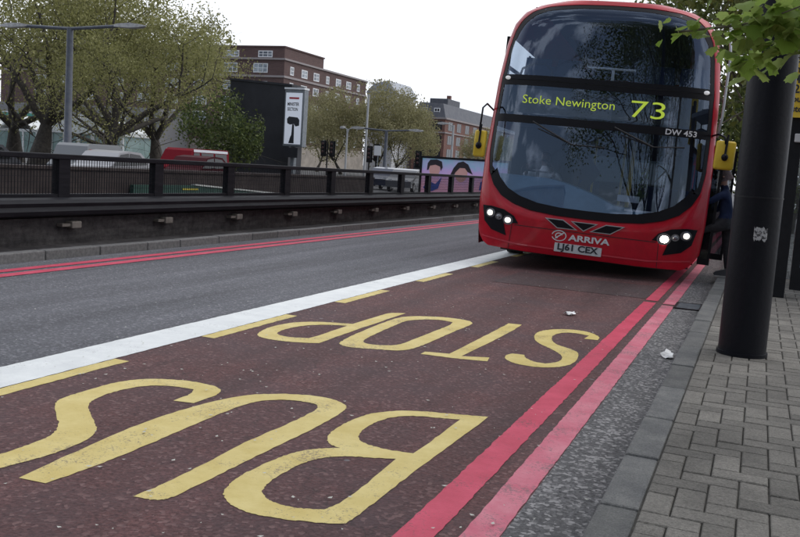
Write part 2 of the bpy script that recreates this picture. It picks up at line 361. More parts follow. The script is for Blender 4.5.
for a, b in ((-3.6, -1.9), (-.9, .9), (1.9, 3.2), (3.45, 5.0), (6.05, 7.45), (8.5, 9.75), (10.9, 12.1), (13.3, 14.5), (15.7, 16.9), (18.1, 19.3)):
    wavy(-4.105, -3.985, a, b, .0064, amp=.005, mb=yd, seed=int(a * 10))
struct('yellow_lane_dashes', yd, M['yellow'])

LETTERS = {
  'B': ([(-1.4,5.14),(-1.55,5.09),(-1.68,5.05),(-1.84,5.0),(-1.97,4.89),(-2.05,4.74),(-2.07,4.54),(-2.07,4.34),(-2.03,4.2),(-1.97,4.12),(-1.9,4.1),(-1.97,4.05),(-2.05,3.95),(-2.09,3.8),(-2.11,3.61),(-2.11,3.43),(-2.08,3.29),(-2.03,3.21),(-1.94,3.14),(-1.82,3.11),(-1.71,3.13),(-1.59,3.16),(-1.45,3.22),(-1.44,3.3),(-1.44,3.64),(-1.43,4.12),(-1.41,4.68)],[[(-1.53,4.98),(-1.64,4.94),(-1.79,4.9),(-1.9,4.79),(-1.94,4.6),(-1.93,4.41),(-1.88,4.28),(-1.8,4.23),(-1.68,4.21),(-1.54,4.23),(-1.53,4.5)],[(-1.58,4.1),(-1.71,4.04),(-1.82,4.0),(-1.9,3.92),(-1.95,3.81),(-1.96,3.63),(-1.96,3.46),(-1.92,3.34),(-1.85,3.28),(-1.76,3.26),(-1.65,3.28),(-1.57,3.33),(-1.56,3.59)]]),
  'U': ([(-2.91,2.93),(-2.95,3.27),(-3.0,3.83),(-2.97,4.28),(-2.89,4.64),(-2.77,4.81),(-2.58,4.93),(-2.38,4.96),(-2.22,4.87),(-2.18,4.73),(-2.17,4.34),(-2.19,3.88),(-2.2,3.48),(-2.21,3.14),(-2.22,3.05),(-2.28,3.02),(-2.36,3.02),(-2.34,3.16),(-2.34,3.51),(-2.36,3.93),(-2.33,4.32),(-2.33,4.65),(-2.37,4.77),(-2.44,4.79),(-2.58,4.77),(-2.69,4.68),(-2.75,4.52),(-2.75,4.1),(-2.74,3.69),(-2.74,3.34),(-2.75,3.13),(-2.77,2.94)],[]),
  'S1': ([(-3.25,2.99),(-3.21,3.11),(-3.21,3.28),(-3.22,3.44),(-3.29,3.58),(-3.41,3.7),(-3.61,3.88),(-3.68,4.01),(-3.68,4.22),(-3.68,4.5),(-3.58,4.69),(-3.39,4.78),(-3.2,4.8),(-3.04,4.74),(-2.99,4.6),(-3.0,4.37),(-3.13,4.35),(-3.13,4.53),(-3.18,4.63),(-3.32,4.63),(-3.47,4.55),(-3.53,4.37),(-3.53,4.15),(-3.47,4.0),(-3.33,3.86),(-3.13,3.69),(-3.05,3.57),(-3.02,3.4),(-3.02,3.2),(-3.07,2.98),(-3.11,2.87),(-3.2,2.78),(-3.35,2.75),(-3.47,2.81),(-3.51,2.93),(-3.45,2.94),(-3.39,2.86),(-3.32,2.83),(-3.28,2.89)],[]),
  'P': ([(-3.23,8.37),(-3.37,8.28),(-3.38,8.08),(-3.39,7.43),(-3.59,7.37),(-3.78,7.24),(-3.88,7.03),(-3.89,6.73),(-3.84,6.5),(-3.77,6.36),(-3.64,6.31),(-3.48,6.32),(-3.34,6.37),(-3.23,6.44),(-3.24,6.95),(-3.24,7.61)],[[(-3.39,7.31),(-3.56,7.24),(-3.69,7.08),(-3.74,6.84),(-3.73,6.63),(-3.67,6.52),(-3.55,6.49),(-3.39,6.56),(-3.38,6.77)]]),
  'O': ([(-3.2,8.03),(-3.15,8.21),(-3.0,8.35),(-2.81,8.44),(-2.62,8.44),(-2.51,8.36),(-2.48,8.21),(-2.5,7.72),(-2.5,7.23),(-2.51,6.82),(-2.56,6.61),(-2.7,6.55),(-2.83,6.5),(-2.97,6.45),(-3.08,6.5),(-3.12,6.62),(-3.16,6.96),(-3.19,7.49)],[[(-3.06,7.99),(-2.94,8.18),(-2.81,8.26),(-2.67,8.21),(-2.64,8.05),(-2.65,7.64),(-2.66,7.19),(-2.67,6.81),(-2.76,6.71),(-2.88,6.67),(-2.97,6.72),(-3.01,6.89),(-3.04,7.36),(-3.06,7.77)]]),
  'T': ([(-2.2,8.56),(-2.07,8.58),(-2.06,8.29),(-2.07,7.48),(-2.1,6.74),(-1.89,6.84),(-1.87,6.69),(-2.01,6.64),(-2.2,6.61),(-2.4,6.6),(-2.4,6.71),(-2.21,6.76),(-2.2,7.48),(-2.2,8.12)],[]),
  'S2': ([(-1.79,6.91),(-1.81,7.03),(-1.78,7.12),(-1.68,7.13),(-1.65,7.03),(-1.56,6.92),(-1.45,6.91),(-1.38,7.04),(-1.37,7.21),(-1.45,7.42),(-1.58,7.59),(-1.71,7.74),(-1.8,7.95),(-1.85,8.25),(-1.8,8.47),(-1.68,8.64),(-1.52,8.69),(-1.38,8.63),(-1.27,8.44),(-1.27,8.28),(-1.39,8.26),(-1.38,8.45),(-1.52,8.51),(-1.64,8.44),(-1.68,8.22),(-1.65,8.0),(-1.55,7.77),(-1.4,7.67),(-1.3,7.54),(-1.26,7.24),(-1.27,6.98),(-1.36,6.81),(-1.49,6.73),(-1.63,6.74),(-1.72,6.8)],[]),
}

def smooth_loop(pts, it=2):
    # one round of corner cutting, kept sharp where the outline turns hard
    for _ in range(it):
        out = []; n = len(pts)
        for i in range(n):
            p, q, s_ = Vector(pts[i - 1]), Vector(pts[i]), Vector(pts[(i + 1) % n])
            ang = (q - p).angle(s_ - q) if (q - p).length > 1e-6 and (s_ - q).length > 1e-6 else 0
            if ang > R(58): out.append(tuple(q))
            else: out.append(tuple(q * .75 + p * .25)); out.append(tuple(q * .75 + s_ * .25))
        pts = out
    return pts
def glyph_mesh(outer, holes, z):
    cu = bpy.data.curves.new('t', 'CURVE'); cu.dimensions = '2D'; cu.fill_mode = 'BOTH'
    jr = random.Random(3)
    for lp in [outer] + holes:
        lp = smooth_loop(lp, 3); s_ = cu.splines.new('POLY'); s_.points.add(len(lp) - 1)
        for i, p in enumerate(lp): s_.points[i].co = (p[0] + jr.uniform(-.004, .004), p[1] + jr.uniform(-.005, .005), 0, 1)
        s_.use_cyclic_u = True
    o = bpy.data.objects.new('t', cu); col.objects.link(o)
    dg = bpy.context.evaluated_depsgraph_get(); me = bpy.data.meshes.new_from_object(o.evaluated_get(dg))
    mb = MB(); mb.mesh([(v.co.x, v.co.y, z) for v in me.vertices], [tuple(p.vertices) for p in me.polygons])
    bpy.data.objects.remove(o); bpy.data.meshes.remove(me); return mb
NAMES = {'B': 'B', 'U': 'U', 'S1': 'S', 'S2': 'S', 'T': 'T', 'O': 'O', 'P': 'P'}
for k, (o_, hs_) in LETTERS.items():
    struct('road_letter', glyph_mesh(o_, hs_, .0064), M['yellow'])

# kerb stones
def kerb(x0, x1, y0, y1, step, h, zt, m, seed):
    mb = MB(); r = random.Random(seed); y = y0
    while y < y1:
        near = y < 16
        s_ = step * r.uniform(.85, 1.15) if near else step * 1.0
        dz = r.uniform(-.004, .004); dx = r.uniform(-.004, .004)
        mb.box((x0 + dx, y + .008, -.1), (x1 + dx * .5, y + s_ - .008, zt + dz), .014 if near and y > -1 else 0); y += s_
    return struct('kerb', mb, m)
kerb(-.515, -.345, -8, 60, .8, .1, .1, M['kerb'], 3)
kerb(-8.56, -8.4, -10, 90, .95, .1, .12, M['kerbfar'], 5)
kerb(-27.3, -27.0, -10, 120, 4, .1, .1, M['kerbfar'], 6)
# block paving, herringbone
struct('pavement_bed', sheet(-.35, 7, -60, 120, .088), M['joint'])
pv = MB(); U = .131; GAP = .008; pr = random.Random(11)
def brick(x, y, w, d, near):
    z = .1 + pr.uniform(-.0025, .0025); b = .005
    x0, x1, y0, y1 = x + GAP / 2, x + w - GAP / 2, y + GAP / 2, y + d - GAP / 2
    if x1 < -.33: return
    x0 = max(x0, -.337)
    if x1 - x0 < .02: return
    if near:
        sk = pr.uniform(-.0022, .0022)
        pv.mesh([(x0, y0 + sk, .085), (x1, y0 - sk, .085), (x1, y1 - sk, .085), (x0, y1 + sk, .085),
                 (x0 + b, y0 + b + sk, z), (x1 - b, y0 + b - sk, z), (x1 - b, y1 - b - sk, z), (x0 + b, y1 - b + sk, z),
                 (x0, y0 + sk, z - b), (x1, y0 - sk, z - b), (x1, y1 - sk, z - b), (x0, y1 + sk, z - b)],
                [(0, 1, 9, 8), (1, 2, 10, 9), (2, 3, 11, 10), (3, 0, 8, 11), (8, 9, 5, 4), (9, 10, 6, 5), (10, 11, 7, 6), (11, 8, 4, 7), (4, 5, 6, 7)])
    else: pv.box((x0, y0, .085), (x1, y1, z))
ni = int(5.0 / U)
for j in range(int(2.2 / U), int(34 / U)):
    for i in range(-4, ni):
        k = (i - j) % 4; x, y = -.35 + i * U, j * U
        if k == 0: brick(x, y, 2 * U, U, y < 13)
        elif k == 3: brick(x, y, U, 2 * U, y < 13)
struct('pavement', pv, M['paver'], fixn=False)
struct('far_pavement', sheet(-.35, 7, 34.2, 120, .098, sheet(-.35, 7, -60, 2.0, .098)), M['paver'])
struct('opposite_pavement', sheet(-60, -27.3, -60, 300, .09), M['kerbfar'])

# retaining structure of the underpass
w = MB(); w.box((UX0 - .28, UY0, -5.1), (UX0, UY1, .1)); struct('underpass_wall', w, M['wallbrown'])
w = MB(); w.box((UX1, UY0, -5.1), (-8.95, UY1, -.05)); struct('underpass_wall', w, M['wallbrown'])
w = MB(); w.box((UX0, UY1, -1.0), (UX1, UY1 + .28, .1)); w.box((UX0, UY1, -5.1), (UX0 + .5, UY1 + .28, -1.0)); w.box((UX1 - .5, UY1, -5.1), (UX1, UY1 + .28, -1.0))
w.box((UX0, UY1 + 12, -5.1), (UX1, UY1 + 12.3, -.3)); struct('underpass_portal', w, M['conc'])
w = MB(); w.box((UX0, UY0 - .28, -5.1), (UX1, UY0, .1)); struct('underpass_end_wall', w, M['wallbrown'])

# near parapet: plinth with a rounded guard rail, stub brackets and bay after bay of railings
pa = thing('parapet_wall', 'low dark concrete parapet beside the red lines carrying a broad guard rail', 'wall', (-9.1, 0, 0))
b = MB(); b.box((.14, -40, -.05), (-.22, 40, .48)); b.box((.52, -40, -.05), (.14, 40, .115))
for q in range(20):
    b.box((.139, -39.5 + q * 4.2, .12), (.143, -39.47 + q * 4.2, .48))
b.build('plinth', M['conc'], pa)
b = MB(); prof = [(.24, .50), (.31, .53), (.33, .585), (.29, .64), (.31, .69), (.26, .735), (.16, .745), (-.16, .745), (-.2, .70), (-.2, .49), (.1, .485)]
b.prism(prof, (-40, 40)); b.build('guard_rail', M['rail'], pa)
y = 9.92 - 2.11 * 5
while y < 39:
    b = MB(); b.box((.14, y - .14, .33), (.27, y + .05, .43), .015); b.box((.14, y - .30, .36), (.24, y - .14, .40)); b.build('bracket', M['stone'], pa); y += 2.11
fe = thing('railing', 'dark steel railing of close vertical bars standing on the concrete parapet', 'railing', (-9.2, 0, 0))
b = MB(); b.box((-.07, -40, 1.275), (.07, 40, 1.35), .012); b.build('top_rail', M['rail'], fe)
b = MB(); b.box((-.05, -40, .745), (.05, 40, .79)); b.build('bottom_rail', M['rail'], fe)
y = 9.95 - 2.14 * 5; ys = []
while y < 40: ys.append(y); y += 2.14
for i, y in enumerate(ys):
    b = MB(); b.box((-.06, y - .11, .74), (.06, y + .11, 1.288)); b.build('post', M['rail'], fe)
    if i + 1 < len(ys):
        b = MB(); q = y + .11 + .055
        while q < ys[i + 1] - .12: b.box((-.004, q - .0035, .79), (.004, q + .0035, 1.28)); q += .056
        [b.box((-.003, y + .11, zz), (.003, ys[i + 1] - .11, zz + .006)) for zz in (.87, .95, 1.03, 1.11, 1.19)]
        b.build('bar_panel', M['rail'], fe)
fp = MB(); fp.box((UX0 - .4, UY0, .1), (UX0 + .02, UY1, .82)); fp.box((UX0 - .45, UY0, .82), (UX0 + .06, UY1, .9))
tag(fp.build('far_parapet', M['wallbrown']), 'long brown tiled parapet across the underpass seen through the railing', 'wall')
# green hoarding fixed on the far wall
gm = mat('green_hoarding_paint', (.012, .05, .038), .5, noise=(2, (.02, .07, .052), .4, .6)); wm_ = mat('white_trim', (.6, .62, .6), .5)
ym = mat('yellow_label', (.5, .42, .05), .5); bm_ = mat('blue_label', (.12, .22, .5), .5)
gh = thing('green_hoarding', 'dark green hoarding with white sloping edge behind the railing', 'hoarding', (UX0 + .06, 22, 0))
b = MB(); b.prism([(-.2, -1.4), (9.5, -1.4), (9.5, .06), (2.9, .43), (-.2, .43)], (.0, .14), 'x'); b.build('board', gm, gh)
b = MB(); b.prism([(2.9, .432), (9.5, .062), (9.5, .11), (2.9, .48)], (-.01, .17), 'x'); b.build('edge_trim', wm_, gh)
b = MB(); b.box((.145, 2.2, .28), (.155, 3.1, .34)); b.build('yellow_notice', ym, gh)
b = MB(); b.box((.145, .4, .06), (.155, .9, .15)); b.build('blue_notice', bm_, gh)
b = MB(); b.box((.145, 4.6, -.05), (.155, 5.6, .09)); b.build('blue_notice', bm_, gh)
b = MB()
for q in range(22):
    if q in (9, 10, 15): continue
    b.box((.145, -.1 + q * .17, -.18), (.155, -.1 + q * .17 + .1, -.08 + (q % 3) * .012))
b.build('white_lettering', wm_, gh)

# ------------------------------------------------------------------ trees
def make_tree(name, mats, H, crown_r, trunk_r, split, nleaf, leaf, seed, crown_z=None, levels=3, clump=.55, droop=0., forks=4):
    """trunk with limbs; leaves gathered in clumps round the twig tips"""
    r = random.Random(seed); t = MB(); tips = []
    def branch(p, d, ln, rad, lev):
        pts = [p]; rr = [rad]; n = 4
        for i in range(n):
            d = (d + Vector((r.uniform(-.22, .22), r.uniform(-.22, .22), r.uniform(-.1, .16) - droop * lev * .1))).normalized()
            p = p + d * (ln / n); pts.append(p); rr.append(rad * (1 - .55 * (i + 1) / n))
            if lev >= 1: tips.append((p, lev))
        t.tube(pts, rr, 7 if lev < 2 else 4, caps=False)
        if lev < levels:
            k = forks if lev == 0 else r.choice((2, 3, 3))
            for q in range(k):
                a = 2 * math.pi * (q + r.random() * .7) / k; tl = r.uniform(.35, .85) if lev == 0 else r.uniform(.4, .95)
                side = d.orthogonal().normalized(); side = Matrix.Rotation(a, 3, d) @ side
                nd = (d * (1 - tl * .6) + side * tl).normalized()
                src = pts[-1] if q % 2 == 0 or lev == 0 else pts[-2]
                branch(src, nd, ln * r.uniform(.6, .82) if lev else (H - split) * r.uniform(.42, .55), rr[-1] * .8, lev + 1)
    branch(Vector((0, 0, 0)), Vector((r.uniform(-.05, .05), r.uniform(-.05, .05), 1)), split, trunk_r, 0)
    e = bpy.data.objects.new(name, None); col.objects.link(e); e.empty_display_size = .5
    t.build('trunk', mats[0], e, smooth=True, fixn=False)
    L = MB(); tips = [q for q in tips if q[0].z > split * .9]
    zc = crown_z or (H + split) / 2; hz = (H - split) / 2 + .6
    for i in range(nleaf):
        c, lev = tips[r.randrange(len(tips))]
        c = c + Vector((r.gauss(0, clump), r.gauss(0, clump), r.gauss(0, clump * .75)))
        q = (c.x / crown_r) ** 2 + (c.y / crown_r) ** 2 + ((c.z - zc) / hz) ** 2
        if q > 1.35: continue
        s_ = leaf * r.uniform(.55, 1.25); a = Vector((r.gauss(0, 1), r.gauss(0, 1), r.gauss(0, .6))).normalized(); b = a.orthogonal().normalized()
        b = Matrix.Rotation(r.uniform(0, 6.28), 3, a) @ b; cc = a.cross(b) * .62
        L.face([c - b * s_, c - cc * s_ * .9 + b * s_ * .1, c + b * s_ * 1.1, c + cc * s_ * .8 - b * s_ * .1])
    L.build('crown', mats[1], e, fixn=False)
    return e
planeA = make_tree('plane_tree', (M['bark'], M['leafolive']), 14, 7.2, .78, 2.7, 16500, .105, 21, levels=4, clump=.75, forks=5)
planeB = make_tree('plane_tree', (M['bark'], M['leafolive']), 12, 6.5, .66, 2.5, 14000, .10, 33, levels=4, clump=.7, forks=5)
G1 = 'spring plane trees across the road'
trs = [(planeA, 1, (-41.5, 43, 0), .4, 'big olive green plane tree at the left edge behind the double lamp', 1.0),
       (planeB, 1, (-36.2, 42.5, 0), 1.2, 'plane tree with dark trunk just right of the double lamp post', 1.0),
       (planeA, 0, (-38.0, 50, 0), 2.6, 'low forking plane tree between the lamp post and the black billboard building', .82),
       (planeB, 0, (-33.6, 41, 0), 3.9, 'plane tree with spreading low branches over the red minibus', .62),
       (planeB, 0, (-47.5, 47, 0), 5.1, 'plane tree cut by the left edge of the photo', 1.05),
       (planeA, 0, (-52, 62, 0), 4.4, 'taller plane tree rising at the back above the station canopy', 1.15)]
for s_, f_, l_, z_, lb, k_ in trs:
    o = place(s_, f_, l_, z_, lb, k_); tag(o, cat='tree', group=G1)
midA = make_tree('pale_tree', (M['bark'], M['leafpale']), 10.5, 6.2, .3, 1.9, 15000, .14, 45, levels=4, clump=.7, forks=5)
G2 = 'pale spring trees far down the road'
for i, (x, y, s_, rz, lb) in enumerate([(-48.5, 100, .92, .3, 'pale leafy tree behind the tall grey lighting mast'),
                                   (-45.0, 103, 1.02, 1.9, 'tallest pale tree behind the far double lamp'),
                                   (-41.0, 98, .82, 3.1, 'pale yellowish tree left of the red brick block with slate roof'),
                                   (-57, 110, .9, 4.2, 'pale tree in front of the brown brick block'),
                                   (-37.0, 125, .68, 5.0, 'small pale tree in front of the red brick block, next to the bus'),
                                   (-43.5, 150, .72, 2.2, 'farthest pale tree, low in front of the red brick block')]):
    o = place(midA, i == 0, (x, y, 0), rz, lb, s_); tag(o, cat='tree', group=G2)
bush = make_tree('ivy_tree', (M['bark'], M['leafdark']), 5.6, 2.5, .16, 1.0, 9500, .115, 52, levels=3, clump=.5, forks=6)
lo_ = copy_tree(bush); lo_.location = (1.0, 33, .08); lo_.scale = (1.0,) * 3; tag(lo_, 'low dark green bushy tree on the pavement behind the bus doors', 'tree')
lo_ = copy_tree(bush); lo_.location = (.55, 43, .08); lo_.scale = (1.15,) * 3; lo_.rotation_euler.z = 2; tag(lo_, 'farther dark green bushy tree by the kerb behind the bus', 'tree')
place(bush, True, (-27.2, 41, 0), .5, 'dark green bushy tree against the black billboard building', .84); tag(bush, cat='tree')
streetA = make_tree('street_tree', (M['barkpale'], M['leafstreet']), 11, 4.6, .24, 2.9, 15000, .14, 61, levels=4, clump=.6, forks=5)
G3 = 'street trees along the pavement behind the bus'
for i, (x, y, s_, rz, lb) in enumerate([(1.15, 27, .92, .2, 'leafy street tree right of the bus, nearest behind the shelter'),
                                   (.7, 36, 1.05, 2.2, 'street tree with pale trunk beyond the bus doors'),
                                   (2.6, 45, 1.2, 4.1, 'taller street tree farther along the pavement'),
                                   (.15, 31, .9, 5.5, 'street tree nearest the kerb seen between bus and column')]):
    o = place(streetA, i == 0, (x, y, .08), rz, lb, s_); tag(o, cat='tree', group=G3)
# trees behind the photographer, seen mirrored in the windscreens of the bus
bareA = make_tree('street_tree', (M['bark'], M['leafstreet']), 15, 6.5, .3, 2.6, 30000, .085, 77, levels=5, clump=.6, forks=5)
for i, (x, y, s_, rz, lb) in enumerate([(3.0, -5, 1.0, .9, 'thinly leaved street tree just behind the camera'), (2.2, -13, 1.15, 2.9, 'thinly leaved street tree second behind the camera'),
                     (3.4, -24, 1.3, 4.9, 'tallest thinly leaved street tree mirrored in the bus windscreen'), (6.5, -9, 1.0, 3.6, 'thinly leaved tree farthest from the kerb behind the camera')]):
    o = place(bareA, i == 0, (x, y, .08), rz, lb, s_); tag(o, cat='tree', group='trees behind the photographer')

# overhanging branch with large lobed leaves, from a plane tree right of the pavement
ov = thing('overhanging_tree', 'plane tree whose branch of bright lobed leaves hangs over the black column', 'tree', (3.4, 5.2, .1))
b = MB(); b.tube([(0, 0, 0), (.02, .03, 1.2), (-.05, 0, 2.6), (.05, .05, 4.2), (0, 0, 6.5)], [.24, .2, .17, .14, .08], 12)
b.tube([(-.03, 0, 2.5), (-1.1, -.25, 2.95), (-2.3, -.5, 2.56), (-3.1, -.55, 2.22), (-3.86, -.6, 2.12)], [.08, .05, .024, .011, .005], 8)
b.tube([(-1.1, -.25, 2.95), (-2.2, .3, 3.0), (-3.1, .35, 2.75), (-3.6, .3, 2.6)], [.04, .025, .012, .004], 6)
twigs = [[(-2.3, -.5, 2.56), (-2.9, -.7, 2.4), (-3.4, -.75, 2.18)], [(-3.1, -.55, 2.22), (-3.35, -.4, 2.1), (-3.5, -.35, 1.98)], [(-2.3, -.5, 2.56), (-2.9, -.3, 2.2), (-3.3, -.2, 2.06)],
         [(-3.1, .35, 2.75), (-3.5, .1, 2.5), (-3.8, 0, 2.4)], [(-2.9, -.7, 2.5), (-3.3, -.9, 2.5), (-3.6, -1.0, 2.32)]]
for tw in twigs: b.tube(tw, [.012, .007, .003], 5)
for a in range(5):
    q = a * 1.256; b.tube([(0, 0, 4.2 + a * .4), (1.2 * math.cos(q), 1.2 * math.sin(q), 5.4 + a * .3), (2.4 * math.cos(q + .2), 2.4 * math.sin(q + .2), 6.2 + a * .2)], [.08, .05, .02], 6)
b.build('trunk', M['barkpale'], ov, smooth=True, fixn=False)
LOB = [(0, -.06), (.2, -.08), (.46, .02), (.44, .16), (.66, .36), (.50, .48), (.48, .70), (.30, .70), (.0, 1.0), (-.30, .70), (-.48, .70), (-.50, .48), (-.66, .36), (-.44, .16), (-.46, .02), (-.2, -.08)]
def lobed(mb, p, d, nrm, s_, r):
    d = d.normalized(); n = (nrm - d * nrm.dot(d)).normalized(); sdv = d.cross(n); vs = []
    cup = r.uniform(.1, .35); fold = r.uniform(-.3, .1)
    for x, y in LOB: vs.append(p + sdv * x * s_ + d * y * s_ - n * s_ * (cup * y * y * .6 + fold * abs(x)))
    c = p + d * .28 * s_; nn = len(vs)
    mb.mesh([tuple(v) for v in vs] + [tuple(c)], [(i, (i + 1) % nn, nn) for i in range(nn)])
lr = random.Random(17); L1 = MB(); L2 = MB()
def leafset(mb, line, n, spread, smin, smax):
    line = [Vector(p) for p in line]
    for i in range(n):
        t = lr.random() * (len(line) - 1); k = min(int(t), len(line) - 2); p = line[k].lerp(line[k + 1], t - k)
        p = p + Vector((lr.gauss(0, spread), lr.gauss(0, spread), lr.gauss(-.01, spread * .8)))
        d = Vector((lr.uniform(-1, .4), lr.uniform(-.9, .9), lr.uniform(-.9, .1))); nr = Vector((lr.uniform(-.6, .6), lr.uniform(-.9, .4), 1))
        lobed(mb, p, d, nr, lr.uniform(smin, smax), lr)
leafset(L1, [(-3.0, -.5, 2.26), (-3.3, -.55, 2.17), (-3.9, -.6, 2.12)], 26, .035, .05, .085)
leafset(L1, [(-3.55, -.6, 2.2), (-3.95, -.62, 2.14)], 26, .035, .035, .06)
leafset(L1, [(-3.5, -.6, 2.24), (-3.35, -.62, 2.2), (-3.22, -.6, 2.14)], 70, .05, .045, .085)
leafset(L1, [(-3.2, -.6, 2.17), (-3.6, -.6, 2.1)], 60, .055, .055, .10)
leafset(L1, [(-3.2, -.55, 2.1), (-3.48, -.58, 2.03)], 30, .035, .05, .09)
for tw in twigs: leafset(L1, tw, 14, .05, .05, .10)
leafset(L1, [(-2.6, .3, 2.9), (-3.1, .35, 2.75), (-3.6, .3, 2.6)], 24, .09, .06, .11)
leafset(L1, [(-3.62, -.5, 2.06), (-3.5, -.5, 1.99)], 10, .03, .07, .10)
L1.build('leafy_branch', M['leafbright'], ov, fixn=False)
for i in range(9000):
    th = lr.uniform(0, 6.28); u = lr.random() ** .5 * 2.9; z = 6.7 + lr.gauss(0, .95); p = (u * math.cos(th), u * math.sin(th), max(z, 4.6 + lr.random()))
    a = Vector((lr.gauss(0, 1), lr.gauss(0, 1), lr.gauss(0, 1))).normalized(); bb = a.orthogonal().normalized() * .085; cc = a.cross(bb) * .8; P = Vector(p)
    L2.face([P - bb, P - cc, P + bb, P + cc])
L2.build('crown', M['leafstreet'], ov, fixn=False)

# ------------------------------------------------------------------ buildings far behind
brk = brick_mat('brown_brick', (.085, .045, .042), (.12, .065, .06), (.13, .11, .105), 2.2)
brk2 = brick_mat('red_brick', (.15, .06, .045), (.19, .08, .06), (.15, .12, .11), 2.2)
band = mat('stone_band', (.30, .27, .27), .8); frame_w = mat('white_window_frame', (.72, .74, .76), .5)
pane_m = mat('window_pane', (.10, .12, .15), .15, noise=(.2, (.35, .40, .45), .45, .6)); pane_d = mat('dark_window_pane', (.02, .022, .03), .12)
slate = mat('slate_roof', (.07, .075, .095), .6, noise=(1, (.10, .105, .12), .4, .6)); stoneb = mat('pale_stone_base', (.26, .23, .20), .8, noise=(.6, (.34, .30, .26), .4, .6))

def window(parent, p, ax, w_, h_, fm, pm, frame=.14, mull=1):
    """ax 'x' : window in a wall facing -Y (runs along x); 'y' : in a wall facing +X (runs along y). p = bottom centre on the wall"""
    f = MB(); g_ = MB()
    def bx(mb, a, bb, z0, z1, d0, d1):
        if ax == 'x': mb.box((p[0] + a, p[1] - d1, p[2] + z0), (p[0] + bb, p[1] - d0, p[2] + z1))
        else: mb.box((p[0] + d0, p[1] + a, p[2] + z0), (p[0] + d1, p[1] + bb, p[2] + z1))
    hw = w_ / 2
    bx(f, -hw, -hw + frame, 0, h_, -.1, .05); bx(f, hw - frame, hw, 0, h_, -.1, .05)
    bx(f, -hw + frame, hw - frame, 0, frame, -.1, .05); bx(f, -hw + frame, hw - frame, h_ - frame, h_, -.1, .05)
    for i in range(mull):
        c = -hw + w_ * (i + 1) / (mull + 1); bx(f, c - frame * .35, c + frame * .35, frame, h_ - frame, -.1, .045)
    bx(f, -hw + frame, hw - frame, h_ * .5 - frame * .3, h_ * .5 + frame * .3, -.1, .04)
    fo = f.build('window', fm, parent)
    bx(g_, -hw + frame, hw - frame, frame, h_ - frame, -.1, .012); g_.build('pane', pm, fo)
# brown brick block: corner towards us, one front across, one along the road
bA = thing('brick_block', 'large brown brick block with white windows behind the billboard', 'building', (-91.5, 160, 0)); bA.scale = (1, 1, .895)
w = MB(); w.box((-75, 0, 5.2), (0, 40, 23.8)); w.build('wall', brk, bA)
w = MB(); w.box((-75.3, -.3, 0), (.3, 40.3, 5.2)); w.build('ground_floor', stoneb, bA)
w = MB(); w.box((-75.2, -.22, 19.9), (.22, 40.2, 20.35)); w.box((-75.2, -.2, 8.6), (.2, 40.2, 8.9)); w.box((-75.25, -.3, 23.8), (.3, 40.3, 24.2)); w.build('stone_band', band, bA)
w = MB(); w.box((-70, 2.5, 24.2), (-1.5, 20, 27.0)); w.box((-70.2, 2.3, 27.0), (-1.3, 20.2, 27.3)); w.build('penthouse', brk, bA)
w = MB(); w.box((-45, 6, 27.3), (-39, 10, 29.4)); w.build('roof_hut', brk, bA)
for zz in (20.9, 16.9, 13.2, 9.6):
    for i in range(9): window(bA, (-5.5 - i * 7.2, 0, zz), 'x', 3.4, 2.1, frame_w, pane_m, .2, 2)
for i in range(8): window(bA, (-6 - i * 8, 2.5, 24.7), 'x', 3.4, 1.5, frame_w, pane_m, .2, 2)
for zz in (20.8, 17.2, 13.2, 9.6, 6.0):
    for i in range(7): window(bA, (0, 3.2 + i * 5.4, zz), 'y', 2.6 if i % 3 else 1.5, 1.9, frame_w, pane_m, .22, 1)
# gabled white house beyond
gA = thing('gabled_house', 'white gabled house between the brown block and the far trees', 'building', (-93.2, 205, 0))
w = MB(); w.box((0, 0, 0), (7.5, 14, 19.3)); w.build('wall', mat('pale_render', (.5, .5, .52), .7), gA)
w = MB(); w.prism([(-.4, 19.3), (7.9, 19.3), (5.6, 22.4), (1.8, 21.6)], (-.4, 14.4)); w.build('roof', mat('pale_roof', (.36, .38, .42), .6), gA)
for i in range(2): window(gA, (2.2 + i * 3.2, 0, 15.5), 'x', 2.2, 2.6, frame_w, pane_d, .2)
# red brick block with slate mansard
bB = thing('slate_roofed_block', 'red brick block with dark slate mansard roof beside the bus', 'building', (-75.8, 215, 0))
w = MB(); w.box((-8.5, 0, 0), (0, 70, 14.2)); w.build('wall', brk2, bB)
w = MB(); w.box((-8.7, -.25, 10.7), (.25, 70.2, 11.0)); w.box((-8.8, -.4, 14.2), (.4, 70.4, 14.6)); w.build('stone_band', band, bB)
w = MB(); w.mesh([(-8.5, 0, 14.6), (0, 0, 14.6), (0, 70, 14.6), (-8.5, 70, 14.6), (-7.7, 1.2, 18.4), (-1.3, 1.2, 18.2), (-1.3, 68, 18.2), (-7.7, 68, 18.4)],
       [(0, 1, 5, 4), (1, 2, 6, 5), (2, 3, 7, 6), (3, 0, 4, 7), (4, 5, 6, 7)]); ro = w.build('roof', slate, bB)
w = MB(); w.box((-7.5, 8, 18.2), (-2.5, 18, 20.0)); w.build('roof_hut', slate, ro)
w = MB(); w.box((-5, 14, 20.0), (-4, 15, 21.3)); w.build('chimney', brk2, ro)
for zz in (11.5, 8.0, 4.6, 1.2):
    for i in range(2): window(bB, (-2.3 - i * 4.0, 0, zz), 'x', 3.0, 2.2, pane_d, pane_d, .15)
    for i in range(9): window(bB, (0, 4.2 + i * 7, zz), 'y', 3.4, 2.2, pane_d, pane_d, .15)
for i in range(2): window(bB, (-2.6 - i * 3.4, .5, 15.2), 'x', 1.6, 1.8, frame_w, pane_d, .2)

